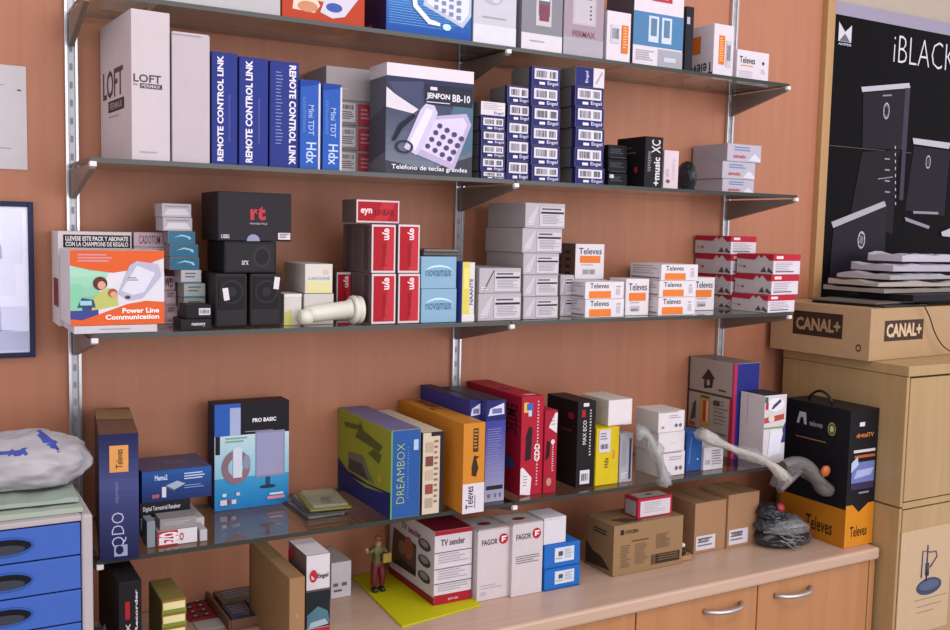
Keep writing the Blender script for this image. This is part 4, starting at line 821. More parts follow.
carton('media_drive_box', 'smaller red box with a white corner label beside the tall red one', 'box', 543, 556, 411, Z4, y=-.24, du=525, col='#a01c30', sides={'T': '#6a2028'},
   dec=[('p', 'F', [(.3, .8), (.95, .72), (.98, .97), (.8, .97)], '#ddd4d8'), ('l', 'F', .5, .8, .85, .92, 3, '#8a8288', dd(fill=.3)), ('l', 'F', .6, .25, .75, .65, 14, '#d5a8b0', dd(fill=.5)), ('e', 'F', .65, .62, .15, .03, '#e0d0d4'), ('p', 'F', [(.1, .4), (.4, .45), (.45, .62), (.2, .64)], '#2a1218'), ('e', 'F', .4, .14, .2, .05, '#b58a70')])
carton('hard_disk_box', 'black upright box with a white barcode label, right of the red boxes', 'box', 575.5, 594, 402, Z4, y=-.232, du=545, col='#1d1a1c', sides={'L': '#1a1718', 'T': '#2f2a2a'},
   dec=[('t', 'F', 'MAX ECO', .3, .5, .5, .78, '#c9c3c8', 90, dd(bold=.02)), ('r', 'F', .22, .82, .42, .9, '#a8202c'), ('r', 'F', .3, .94, .6, .98, '#d8d2d6'), ('l', 'F', .66, .35, .76, .9, 16, '#bdb6ba', dd(fill=.5)), ('e', 'L', .8, .82, .1, .04, '#8a1a24'), ('l', 'L', .5, .6, .9, .66, 1, '#5a2a2c')],
   stick=[('label', 'F', .2, .04, .72, .2, '#d8d2d8', [('b', 'F', .25, .06, .7, .18, None, dd(n=8))])])
zy, iy = carton('cable_kit_box', 'yellow box with a white label, beside the black upright box', 'box', 595, 618, 429, Z4, y=-.236, d=.2, col='#d2b81e', sides={'T': '#b8a838'},
   dec=[('t', 'F', 'Hdx', .35, .3, .55, .48, '#4a4320', 90), ('r', 'F', .72, .45, .82, .6, '#cf8a3a')], stick=[('label', 'F', .1, .58, .6, .97, '#cfc8d2', [('b', 'F', .15, .62, .55, .74, None, dd(n=8)), ('l', 'F', .15, .78, .5, .92, 3, '#7a7480', dd(fill=.4))])])
carton('cable_kit_box', 'thin silver upright box with a dark stripe beside the yellow box', 'box', 619, 632, 434.5, Z4, y=-.236, d=.18, h=None, col='#a9a6b0', sides={'T': '#8f8c94'},
   dec=[('r', 'F', .72, .05, .88, .9, '#3a3850'), ('l', 'F', .1, .3, .6, .85, 12, '#8b8896', dd(fill=.4)), ('l', 'F', .1, .06, .6, .2, 3, '#d8d4dc', dd(fill=.4))])
carton('long_lamp_box', 'long cream box lying on the yellow box, its white end facing out', 'box', 608, 632, 400.5, zy, y=-.226, du=580, col='#cfc6ba', sides={'L': '#a59a8c', 'T': '#b5ab9e', 'F': '#dcd4d6'}, dec=[('l', 'F', .04, .0, .96, .03, 1, '#8a8288')])
zw = Z4
for i, v in enumerate((453.5, 433.5, 412.5)):
    zw, _ = carton('long_lamp_box', f'long white box, end facing out, {["lowest", "middle one", "topmost"][i]} of three behind the grey handset', 'box', 658, 684.5, v, zw, y=-.236, du=635, col='#cfc7c2', sides={'L': '#a39b92', 'T': '#b3aaa0', 'F': '#dad2d6'}, group='long white boxes',
       dec=[('l', 'F', .04, .93, .96, .99, 1, '#8a8288', dd(fill=.6)), ('l', 'F', .4, .6, .9, .8, 2, '#9a939c', dd(fill=.35)), ('e', 'F', .68, .3, .06, .09, '#6a646c'), ('e', 'F', .84, .3, .06, .09, '#6a646c'), ('r', 'F', .12, .2, .22, .3, '#8f8890')] if i != 1 else [('l', 'F', .5, .4, .7, .45, 1, '#b5adb4')])
carton('blue_film_pack', 'small shiny blue pack beside the long white boxes', 'box', 686, 702, 433, Z4, y=-.225, d=.1, col='#2a5596', bev=.003, dec=[('p', 'F', [(.1, .2), (.2, .9), (.3, .9), (.2, .2)], '#4a76b8'), ('e', 'F', .7, .3, .05, .02, '#b8c8e0')])
carton('socket_box', 'low white box with fine print under the wrapped cream handset', 'box', 703, 723, 448, Z4, y=-.232, d=.14, col='#c9c1c0', sides={'T': '#a9a19c', 'F': '#d5cdd2'}, dec=[('r', 'F', .05, .1, .35, .9, '#d9d2d6'), ('l', 'F', .42, .15, .95, .85, 6, '#7f7880', dd(fill=.35)), ('b', 'F', .08, .2, .32, .5, None, dd(n=6))])
# big toolkit box
carton('home_kit_box', 'large box with tool pictures on its side, pink edge and deep blue end', 'box', 731, 756, 364, Z4, y=-.168, du=683, col='#2a2f7c', sides={'L': '#a39a90', 'T': '#7a6f6a'},
   dec=[('r', 'F', 0, 0, .1, 1, '#b32a58'), ('r', 'L', 0, .62, 1, .645, '#4a4038'), ('r', 'L', 0, 0, .03, 1, '#4a3a34'), ('r', 'L', .92, 0, 1, .62, '#a82a3c'), ('r', 'L', .96, .62, 1, 1, '#c23a6a'),
        ('p', 'L', [(.3, .78), (.44, .9), (.6, .8), (.56, .8), (.54, .7), (.36, .68), (.36, .78)], '#3a302c'), ('r', 'L', .42, .72, .48, .78, '#a39a90'), ('l', 'L', .68, .66, .92, .7, 1, '#4a4038'), ('r', 'L', .3, .28, .5, .58, '#b98a42'), ('r', 'L', .36, .32, .42, .55, '#a8402c'), ('r', 'L', .44, .32, .47, .55, '#d8c8a8'),
        ('p', 'L', [(.08, .3), (.14, .5), (.2, .54), (.2, .34)], '#4a4248'), ('r', 'L', .06, .25, .2, .29, '#a83a3a'), ('l', 'L', .6, .3, .9, .58, 7, '#6f665e', dd(fill=.25)), ('r', 'L', .58, .52, .72, .57, '#4a4038'), ('r', 'L', .03, .22, .9, .235, '#5a5048'), ('r', 'L', .3, .58, .5, .6, '#4a4038')])
carton('phone_set_box', 'white box with coloured pictures, right end of the lowest shelf', 'box', 762, 784, 396, Z4, y=-.252, d=.08, col='#cfc8cc', sides={'L': '#a8a09c', 'T': '#2c2a38'},
   dec=[('e', 'F', .5, .86, .4, .1, '#e2dee6'), ('p', 'F', [(.3, .8), (.4, .8), (.75, .9), (.7, .94), (.4, .86)], '#3a3e58'), ('r', 'F', 0, .9, .14, .98, '#3a6a4a'), ('p', 'F', [(0, .6), (.9, .64), (.9, .72), (0, .68)], '#b04a3a'), ('e', 'F', .32, .66, .14, .05, '#d8c8c0'), ('r', 'F', .04, .8, .16, .9, '#b02a4a'), ('p', 'F', [(.2, .1), (.8, .15), (.85, .5), (.3, .5)], '#dcdae6'),
        ('p', 'F', [(.78, .3), (.9, .42), (.85, .5), (.98, .6), (.98, .3)], '#3a3f7a'), ('r', 'F', 0, .52, .9, .54, '#6a9a4a'), ('l', 'L', .3, .02, .32, .98, 1, '#8f8782')])

# wrapped handsets ----------------------------------------------------------
def crinkle_strip(path, widths, m, name, parent, seed=1, seg=14, amp=.22, fl=.6):
    """loose plastic sleeve around a path, open crumpled film"""
    rnd = random.Random(seed); q = MB(); mi = q.mi(m); rings = []; path = [Vector(p) for p in path]; n = len(path); prev = None
    for i, p in enumerate(path):
        t = (path[min(i+1, n-1)]-path[max(i-1, 0)]).normalized(); a = Vector((0, 0, 1)); a = (a-t*a.dot(t)).normalized() if prev is None else (prev-t*prev.dot(t)).normalized(); prev = a; b_ = t.cross(a)
        rings.append([q.bm.verts.new(p+widths[i]*(1+amp*rnd.uniform(-1, 1))*(fl*math.cos(2*math.pi*k/seg)*a+math.sin(2*math.pi*k/seg)*b_)) for k in range(seg)])
    for A, B in zip(rings, rings[1:]):
        for k in range(seg):
            f = q.bm.faces.new((A[k], A[(k+1) % seg], B[(k+1) % seg], B[k])); f.material_index = mi; f.smooth = (k+seed) % 3 > 0
    for e_ in (rings[0][::-1], rings[-1]): f = q.bm.faces.new(e_); f.material_index = mi
    return q.obj(name, parent)
def interp(pts, n):
    pts = [Vector(p) for p in pts]; o = []
    for i in range(n+1):
        t = i/n*(len(pts)-1); k = min(int(t), len(pts)-2); f = t-k
        p0, p1, p2, p3 = pts[max(k-1, 0)], pts[k], pts[k+1], pts[min(k+2, len(pts)-1)]
        o.append(.5*((2*p1)+(-p0+p2)*f+(2*p0-5*p1+4*p2-p3)*f*f+(-p0+3*p1-3*p2+p3)*f**3))
    return o
def handset(label, pix, r0, col, sleeve, w=1.0):
    pts = [un(u, v, y=y) for u, v, y in pix]; root = empty('wrapped_handset', pts[0]); tag(root, label, 'handset', 'bagged telephone handsets')
    P_ = [p-pts[0] for p in interp(pts, 16)]; q = MB(); n = len(P_)
    q.tube(P_, r0, mc(col, .35, kind='plastic'), 12, rs=[r0*(.75+.75*math.exp(-((i/n-.08)/.13)**2)+.75*math.exp(-((i/n-.88)/.13)**2))*(.55 if i in (0, n-1) else 1) for i in range(n)]); q.obj('handset', root)
    crinkle_strip(P_, [sleeve*(1+.35*math.sin(i*.9)) for i in range(n)], FILM, 'bag', root, 5)
    return root
handset('grey telephone handset in a clear bag hanging over the shelf edge', [(636, 432, -.262), (646, 434, -.275), (654, 448, -.284), (660, 464, -.286), (665, 481, -.284)], .009, '#a8a6a2', .022, w=1)
handset('cream telephone handset in a clear bag sticking out past the shelf edge', [(700, 433, -.27), (716, 441, -.275), (736, 450, -.285), (757, 457, -.31), (772, 466, -.328), (786, 479, -.338)], .0095, '#cbc2ae', .02)

# ---------------------------------------------------------------- on the worktop
ZW = ZC
carton('hard_disk_box', 'black upright box with red and white spine lettering, left end of the worktop', 'box', 119.5, 143, 583, ZW, y=-.33, d=.2, col='#1f1b1f', sides={'T': '#2a2624', 'L': '#1c191b'},
   dec=[('t', 'F', 'MAX', .3, .42, .5, .62, '#c9c3c8', 90, dd(bold=.02)), ('r', 'F', .28, .66, .48, .82, '#a8202c'), ('t', 'F', 'Digital Recorder', .7, .25, .86, .92, '#cfc9ce', 90, dd(bold=.03)), ('r', 'F', .25, .1, .7, .18, '#cfc9ce')])
x_ = un(103, 600, y=-.3)
blob('plastic_bag', 'crumpled grey translucent bag squeezed beside the drawer unit', 'bag', (solve_x(102, -.27, ZW+.05), -.27, ZW), (.012, .05, .055), film('grey_film', '#6a6668', .75, .25), 9, .4, 2.2)
# gold tins
yg = -.27; zt = ZW; x_ = solve_x(162, yg, ZW); h_ = .018
zst = solve_z(601, x_, yg)
nG = 5; h_ = (zst-ZW)/nG
for i in range(nG):
    zt, _ = carton('gold_pack', f'flat gold foil pack with a shiny edge, {["lowest", "second from bottom", "middle one", "second from top", "topmost"][i]} of the gold stack', 'box', 162, 187, 0, zt, y=yg, d=.11, h=h_-.0008, col='#8a7a42', bev=.002, group='gold foil packs', sides={'F': '#e2d6a0', 'T': '#6f6236', 'L': '#5f5430'},
       dec=[('r', 'F', 0, 0, 1, .3, '#7a8a3a'), ('r', 'F', 0, .85, 1, 1, '#8f6a2a')])
# blister card, tray, white card near bottom edge
q = MB(); p = un(187, 628, z=ZW+.003); w_, d_ = .075, .12
q.box(0, 0, 0, w_, d_, .003, '#8f2a30'); draw(q, w_, d_, .003, [('e', 'T', .2+.28*i, .12+.2*j, .1, .05, '#3a2a2c') for i in range(3) for j in range(4)]+[('e', 'T', .2+.28*i, .12+.2*j, .05, .025, '#c9b8b8') for i in range(3) for j in range(4)])
o = q.obj('button_cell_card'); o.location = (p.x+.012, p.y+.03, ZW+.0006); tag(o, 'red card of button cells lying beside the gold foil packs', 'battery card')
q = MB(); q.box(0, 0, 0, .085, .045, .0012, '#b9b4b6'); o = q.obj('paper_card'); p = un(196, 628, z=ZW); o.location = (p.x, p.y-.02, ZW+.0006); tag(o, 'small white card at the bottom edge near the button cells', 'card')
p = un(232, 628, z=ZW); r = empty('goods_tray', (p.x-.01, p.y-.015, ZW+.0006)); tag(r, 'wooden tray with wrapped packs, left of the flat brown carton', 'tray')
TR = mc('#7a5a4c', .5); q = MB(); w_, d_ = .115, .185
q.box(0, 0, 0, w_, d_, .004, TR, .001); q.box(0, 0, .0042, .005, d_, .02, TR, .001); q.box(w_-.005, 0, .0042, w_, d_, .02, TR, .001); q.box(.0055, d_-.005, .0042, w_-.0055, d_, .02, TR, .001); q.box(.0055, 0, .0042, w_-.0055, .005, .02, TR, .001); q.obj('tray_body', r)
for i, (a, b_, c, d2, col) in enumerate(((.01, .02, .055, .09, '#24344f'), (.06, .03, .1, .1, '#3a4f6e'), (.015, .1, .1, .17, '#5a5248'))):
    q = MB(); q.box(0, 0, 0, c-a, d2-b_, .012, mc(col, .2, kind='plastic'), .003); draw(q, c-a, d2-b_, .012, [('l', 'T', .15, .2, .85, .8, 4, '#9aa6b4', dd(fill=.3))])
    o = q.obj('wrapped_pack'); o.location = (p.x-.01+a, p.y-.015+b_, ZW+.0006+.0048); tag(o, ['dark blue wrapped pack at the front of the wooden tray, left', 'lighter blue wrapped pack at the front of the wooden tray, right', 'brownish wrapped pack at the back of the wooden tray'][i], 'pack', 'packs in the wooden tray')
# brown upright carton
yb_ = -.34
carton('flat_carton', 'plain brown flat carton standing on edge, showing its broad side', 'box', 289, 305, 579, ZW, y=-.345, du=249, col='#94714f', sides={'L': '#6f513c', 'T': '#7d5f44', 'F': '#9a7653'}, dec=[('e', 'F', .5, .55, .12, .03, '#a98560'), ('r', 'L', .02, .1, .04, .9, '#644836')])
def eng(root, w, d, h): pass
carton('speaker_kit_box', 'white Engel box with black middle and red band, behind the flat brown carton', 'box', 305.5, 330, 556, ZW, y=-.318, du=288, col='#d0c8cc', sides={'T': '#b5aeaa', 'L': '#6a5650'},
   dec=[('r', 'F', 0, .24, 1, .62, '#1f2628'), ('p', 'F', [(.05, .24), (1, .28), (.9, .4), (.5, .46), (.05, .38)], '#4f7280'), ('p', 'F', [(.1, .24), (.95, .26), (.8, .32), (.2, .3)], '#9fb0b8'), ('r', 'F', 0, .17, 1, .235, '#a32a38'), ('e', 'F', .3, .78, .16, .065, '#b8283a', dd(hole=.6)), ('p', 'F', [(.2, .8), (.4, .74), (.44, .8), (.3, .84)], '#b8283a'), ('t', 'F', 'Engel', .46, .74, .92, .8, '#3a3438', dd(bold=.02)), ('r', 'F', .0, .62, 1, .64, '#5a4a4a'), ('p', 'L', [(.0, .9), (.35, 1), (.35, .85), (0, .8)], '#9a2a38')])
carton('white_box', 'white box with small print behind the white Engel box', 'box', 331, 351.5, 563.5, ZW, y=un(331, 599.5, z=ZW).y, d=.12, w=None, col='#c9c2ca', sides={'T': '#aaa4a8', 'L': '#8a8084'}, dec=[('l', 'F', .1, .3, .42, .42, 1, '#6a646c', dd(fill=.8)), ('l', 'F', .52, .3, .85, .42, 1, '#6a646c', dd(fill=.8)), ('l', 'F', .12, .16, .55, .24, 1, '#6a646c', dd(fill=.8))])
# yellow foam sheet
A = un(352, 578, z=ZW); B_ = un(402, 628, z=ZW); D_ = un(481, 606, z=ZW); C2 = A+(D_-B_)
q = MB(); t = bmesh.new(); pr = [A, B_, D_, C2]; pr = [(max(-.38, p.y), p) for p in pr]
cen = (A+B_+D_+C2)/4
lo = [t.verts.new((p.x-cen.x, p.y-cen.y, 0)) for p in (A, B_, D_, C2)]; hi = [t.verts.new((p.x-cen.x, p.y-cen.y, .003)) for p in (A, B_, D_, C2)]
t.faces.new(lo[::-1]); t.faces.new(hi)
for k in range(4): t.faces.new((lo[k], lo[(k+1) % 4], hi[(k+1) % 4], hi[k]))
bmesh.ops.recalc_face_normals(t, faces=t.faces)
q.mi(mc('#c2bd12', .55)); q.merge(t); o = q.obj('foam_sheet'); o.location = (cen.x, cen.y, ZW+.0005); tag(o, 'bright yellow thin sheet lying under the figurine and TV sender box', 'sheet')
ZY = ZW+.0035
# TV sender
carton('tv_sender_box', 'large white and red TV sender box on the yellow sheet', 'box', 433.5, 471.5, 532, ZY, y=un(433.5, 606, z=ZY).y, du=389, col='#cfc6cc', sides={'L': '#a89a90', 'T': '#7f2030'},
   dec=[('r', 'F', 0, 0, 1, .13, '#a01f30'), ('t', 'F', 'BOY-100', .38, .04, .64, .07, '#d8c0c4'), ('r', 'F', 0, .94, 1, 1, '#a01f30'), ('t', 'F', 'TV sender', .16, .79, .8, .88, '#5a545c', dd(bold=.02)), ('r', 'F', 0, .7, 1, .71, '#4a444c'), ('r', 'F', 0, .48, 1, .49, '#4a444c'), ('r', 'F', 0, .28, 1, .29, '#4a444c'),
        ('l', 'F', .1, .54, .9, .68, 4, '#a39ca6', dd(fill=.3)), ('l', 'F', .1, .32, .9, .46, 4, '#a39ca6', dd(fill=.3)), ('l', 'F', .1, .16, .9, .26, 3, '#a39ca6', dd(fill=.3)),
        ('r', 'L', 0, 0, 1, .1, '#8f2230'), ('p', 'L', [(.06, .2), (.1, .72), (.62, .66), (.62, .22)], '#5f4638'), ('e', 'L', .45, .55, .1, .16, '#9a5a42'), ('e', 'L', .3, .5, .08, .1, '#8a6a50'), ('p', 'L', [(.08, .2), (.3, .34), (.62, .3), (.62, .22)], '#332a2a'), ('t', 'L', 'TV sender', .28, .78, .72, .88, '#8a3a40')]
       +[('e', 'L', .8, .3+.22*i, .13, .075, '#4a4440') for i in range(3)]+[('e', 'L', .8, .32+.22*i, .09, .045, '#8f8a80') for i in range(3)])
# fagor
for i, (a, c, v, vb, du_, ) in enumerate(((476.5, 509.5, 532, 602.5, 456), (511, 542, 526, 598, 492))):
    yy = un(a, vb, z=ZW).y
    carton('door_phone_box', ['white FAGOR box beside the TV sender box', 'white FAGOR box with a printed address line, beside the small blue boxes'][i], 'box', a, c, v, ZW, y=yy, du=du_, col='#c9bfc2', sides={'T': '#9f928c', 'L': '#8f8380'}, group='white FAGOR boxes',
       dec=[('t', 'F', 'FAGOR', .12, .79, .6, .87, '#3a343a', dd(bold=.02)), ('e', 'F', .78, .85, .14, .075, '#b01e2e'), ('p', 'F', [(.72, .81), (.72, .89), (.88, .89), (.88, .87), (.77, .865), (.77, .85), (.85, .85), (.85, .835), (.77, .83), (.77, .81)], '#e8dce0')]
           +([('l', 'F', .1, .14, .85, .22, 2, '#a59ca2', dd(fill=.25)), ('l', 'F', .1, .06, .3, .12, 2, '#8d9ab0', dd(fill=.3))] if i == 0 else [('l', 'F', .12, .44, .9, .56, 4, '#6a646c', dd(fill=.35))])+[('e', 'T', .5, .5, .2, .12, '#8f2430')],
       stick=[('flap', 'T', .03, .02, .97, .3, '#b3a7a2')])
# blue boxes with a white box on top
yb2 = un(543.5, 592, z=ZW).y; zt = ZW
for i, v in enumerate((570.5, 546.5)):
    zt, _ = carton('blue_box', ['small bright blue box with a white label, lower of two', 'small bright blue box with a white label, upper of two'][i], 'box', 544, 580, v, zt, y=yb2, d=.07, col='#2467b8', sides={'T': '#2a6ec0', 'L': '#1c4c90'}, group='small bright blue boxes',
       dec=[('r', 'F', 0, 0, 1, .06, '#1a4a8c')], stick=[('label', 'F', .28, .25, .82, .85, '#cdd2dc', [('l', 'F', .55, .35, .8, .75, 5, '#7a8090', dd(fill=.3)), ('r', 'F', .38, .5, .5, .7, '#4a505c'), ('l', 'F', .3, .35, .52, .42, 1, '#7a8090')])])
carton('white_box', 'plain white box resting on the two bright blue boxes', 'box', 543.5, 566, 519, zt, y=yb2+.006, d=.064, col='#d2cdd4', sides={'T': '#c0bcc2'}, dec=[('l', 'F', .0, .93, 1, .95, 1, '#9a949c')])
# printer carton
yk = un(612, 577.5, z=ZW).y
zk, ik = carton('printer_carton', 'brown printed carton with a panel of black writing', 'box', 612.5, 682, 526.5, ZW, y=yk, du=584, col='#8a6d4e', sides={'L': '#5f4936', 'T': '#7d6248', 'F': '#937553'},
   dec=[('r', 'F', .09, .8, .14, .9, '#2f261f'), ('t', 'F', 'KYOCERA', .16, .81, .34, .88, '#2f261f', dd(bold=.03)), ('r', 'F', .6, .1, .96, .3, '#3a3028'), ('l', 'F', .64, .13, .94, .27, 3, '#8a6d4e', dd(fill=.25)), ('r', 'F', .54, .1, .59, .3, '#5a4836'), ('l', 'F', .1, .12, .24, .58, 10, '#5f4c3a', dd(fill=.3)), ('l', 'F', .3, .15, .5, .58, 12, '#6a5642', dd(fill=.3)), ('l', 'F', .6, .4, .82, .7, 10, '#5f4c3a', dd(fill=.35)), ('l', 'F', .25, .62, .5, .66, 1, '#3f342a'),
        ('p', 'L', [(.05, .05), (.9, .1), (.6, .3), (.3, .34), (.05, .5)], '#3a2d24'), ('l', 'L', .3, .72, .8, .84, 2, '#3a2d24', dd(fill=.5)), ('p', 'T', [(.2, .1), (.45, .1), (.3, .4), (.1, .4)], '#4a3a2c'), ('p', 'T', [(.5, .5), (.7, .5), (.6, .85), (.45, .85)], '#4a3a2c')])
carton('small_parts_box', 'small white box with red edges on top of the brown printed carton', 'box', 637.5, 672, 499.5, zk, y=un(637.5, 519.5, z=zk).y, du=624, col='#b0283c', sides={'L': '#8f2232', 'T': '#a03a46'},
   dec=[('r', 'F', .07, .08, .94, .86, '#cfc8cc'), ('r', 'L', .1, .1, .88, .84, '#a39a9c'), ('l', 'F', .18, .2, .8, .75, 6, '#9a9298', dd(fill=.25)), ('r', 'T', .08, .1, .92, .88, '#b9b0a8'), ('e', 'T', .5, .5, .1, .12, '#5a5450')])
for i, (a, c, v, vb, du_) in enumerate(((693.5, 725, 504, 554.5, 662), (726.5, 757.5, 495.5, 549, 697))):
    carton('brown_carton', ['plain brown carton with a small white label, left of the pair', 'plain brown carton with a small white label, beside the black plastic bags'][i], 'box', a, c, v, ZW, y=un(a, vb, z=ZW).y, du=du_, col='#a27c5c', sides={'L': '#6f533e', 'T': '#836648'}, group='plain brown cartons', tape='#96775a',
       stick=[('label', 'F', .05, .06, .66, .34, '#cfc9d0', [('l', 'F', .1, .1, .6, .3, 3, '#6a6470', dd(fill=.4)), ('b', 'F', .12, .22, .5, .3, None, dd(n=10))])])
# small bottle-like trinket between cartons
p = un(684, 562, z=ZW); r = empty('desk_trinket', (p.x+.006, p.y+.012, ZW+.0008)); tag(r, 'tiny black and white trinket on a cork base before the brown cartons', 'trinket')
q = MB(); q.box(-.02, -.011, 0, .02, .011, .012, mc('#a8805c', .6), .003); q.obj('cork_base', r)
q = MB(); q.lathe([(.006, .0125), (.009, .016), (.009, .024), (.005, .03)], mc('#2a2624', .3), 16, Matrix.Translation((-.003, 0, 0))); q.obj('body', r)
q = MB(); q.lathe([(.003, .0305), (.007, .033), (.007, .038), (.003, .041)], mc('#d2ccca', .4), 16, Matrix.Translation((-.003, 0, 0))); q.obj('head', r)
# big black and orange televes carton
yt = un(849, 544.5, z=ZW).y
zt_, it = carton('satellite_kit_box', 'large black and orange Televes carton with a carrying handle', 'box', 843.5, 872, 411, ZW, y=-.352, w=None, du=779, col='#1b1a1f', sides={'L': '#1a191c', 'T': '#2a2a28'},
   dec=[('r', 'F', 0, 0, 1, .31, '#cf8422'), ('p', 'F', [(.22, .312), (.8, .312), (.45, .25)], '#1b1a1f'), ('t', 'F', 'Televes', .18, .07, .78, .15, '#3a2a18', dd(bold=.02)), ('r', 'F', .32, .88, .5, .91, '#dcd8e0'), ('t', 'F', 'digitalTV', .22, .79, .84, .83, '#c8763a', dd(bold=.03)), ('r', 'F', .16, .69, .92, .71, '#cfcbd2'), ('r', 'F', .2, .65, .92, .67, '#b3612c'), ('r', 'F', .12, .42, .92, .62, '#6f79b4'), ('p', 'F', [(.1, .62), (.3, .66), (.35, .6), (.1, .55)], '#b9c0e0'), ('r', 'F', .12, .42, .92, .47, '#3a3250'), ('p', 'F', [(.2, .5), (.8, .52), (.9, .57), (.3, .56)], '#a8b0dc'), ('l', 'F', .4, .37, .8, .4, 1, '#8a8690'),
        ('r', 'L', 0, 0, 1, .28, '#b8721e'), ('t', 'L', 'Televes', .42, .06, .82, .17, '#3a2a18', dd(bold=.02)), ('p', 'L', [(.2, .83), (.24, .92), (.34, .92), (.36, .83), (.32, .83), (.3, .88), (.26, .88), (.24, .83)], '#b9b5bd'), ('t', 'L', 'televes', .4, .83, .6, .87, '#9f9ba3'), ('e', 'L', .74, .84, .06, .05, '#8f8a4a', dd(hole=.7)), ('e', 'L', .74, .84, .03, .025, '#c9c2a0'), ('l', 'L', .2, .72, .7, .735, 1, '#a8784a')])
h = it['o']
# replace by empty + handle : handle as a part
root = empty('satellite_kit_box', h.location); root.rotation_euler = h.rotation_euler; tag(root, h['label'], 'box'); h.name = 'carton'; h.parent = root; h.location = (0, 0, 0); h.rotation_euler = (0, 0, 0)
for k in ('label', 'category'): del h[k]
root.name = 'satellite_kit_box'
q = MB(); n = 14; hd = it['d']
q.tube([(it['w']*.35, hd*.42+.075*k/n, it['h']+.0015+.026*math.sin(math.pi*k/n)**.7) for k in range(n+1)], .0035, mc('#17161a', .3, kind='plastic'), 8); q.obj('handle', root)
# heap of black plastic bags
p = un(790, 550, z=ZW)
r = empty('bagged_cables', (p.x+.012, p.y+.045, ZW)); tag(r, 'heap of shiny black plastic bags with a red tag, beside the brown cartons', 'bag')
BB = mc('#2a2b30', .18, kind='black_plastic2')
from mathutils import noise
def heap(par, name, c, size, seed, m, amp=.5, freq=2.2, sub=5):
    t = bmesh.new(); bmesh.ops.create_icosphere(t, subdivisions=sub, radius=1)
    for v in t.verts:
        p_ = v.co.copy(); n_ = noise.ridged_multi_fractal(p_*freq+Vector((seed*3.1, seed, seed*2)), 1, 2, 2, 1, 2)-.9; k = 1+amp*.35*n_
        v.co = Vector((p_.x*k*size[0], p_.y*k*size[1], p_.z*k*size[2]))
        if v.co.z+c[2] < .001: v.co.z = .001-c[2]
    for f in t.faces: f.smooth = True
    q = MB(); q.mi(m); q.merge(t); o = q.obj(name, par); o.location = c; return o
heap(r, 'bag', (.045, .0, .016), (.05, .042, .02), 14, mc('#4b4c51', .15, kind='grey_plastic3'), .5, 2.2); heap(r, 'bag', (.006, 0, .022), (.074, .05, .028), 2, BB, .45, 1.5); heap(r, 'bag', (-.012, .008, .052), (.054, .045, .024), 5, mc('#3d3e43', .15, kind='grey_plastic'), .5, 1.9); heap(r, 'bag', (.022, .0, .05), (.044, .038, .022), 8, mc('#5a5b60', .15, kind='grey_plastic2'), .5, 2.1); heap(r, 'bag', (-.026, .01, .083), (.034, .034, .022), 11, BB, .5, 1.9)
q = MB(); q.lathe([(.003, 0), (.011, .002), (.012, .007), (.005, .011)], mc('#9a2438', .3, kind='red_plastic'), 18, Matrix.Translation((-.022, -.014, .098)) @ Matrix.Rotation(math.radians(60), 4, 'X')); q.obj('red_cap', r)
rr = random.Random(4)
crinkle_strip([(-.055, .0, .04), (-.03, -.03, .052), (.0, -.042, .055), (.04, -.03, .046), (.066, -.01, .03)], [.012, .024, .028, .024, .010], FILM, 'clear_bag', r, 3, amp=.35)
q = MB()
for k in range(12):
    z_ = rr.uniform(.012, .07); x_0 = rr.uniform(-.055, .04); L__ = rr.uniform(.02, .04)
    pts = [(x_0+L__*t/6, -.052+.02*(abs(x_0+L__*t/6)/.06)**2-.004*rr.random(), z_+.003*math.sin(t*.7+k)-.0022*t) for t in range(7)]
    q.tube(pts, .0011, mc('#85888c', .12, kind='foil_fold'), 6)
q.obj('folds', r)

# grey camera in a film in front of the televes carton, on the bags
p = un(800, 486, y=-.33)
r = empty('wrapped_headset', (p.x, -.305, ZW+.118)); tag(r, 'grey device with an orange disc in a clear wrap, atop the black bags', 'device')
q = MB(); G_ = mc('#65605e', .35, kind='grey_plastic3')
def rel(u, v, y=-.305): a = un(u, v, y=y); return a-r.location
q.tube(interp([rel(783, 466), rel(794, 462), rel(806, 465), rel(815, 476), rel(822, 488), rel(829, 490)], 16), .013, G_, 14, rs=[.012+.005*min(1, i/9) for i in range(17)]); q.obj('body', r)
q = MB(); q.tube(interp([rel(800, 470), rel(790, 480), rel(779, 490)], 8), .009, G_, 12); q.obj('grip', r)
q = MB(); c_ = rel(825, 471, -.325); q.lathe([(.004, -.004), (.0135, -.003), (.0145, .002), (.012, .006), (.004, .007)], mc('#b5602e', .35, kind='orange_plastic'), 20, Matrix.Translation(c_) @ Matrix.Rotation(math.radians(100), 4, 'X')); q.obj('orange_disc', r)
crinkle_strip([rel(774, 486), rel(782, 474), rel(795, 466), rel(812, 475), rel(828, 489)], [.012, .02, .024, .024, .018], film('dark_film', '#8a8886', .35), 'wrap', r, 3)

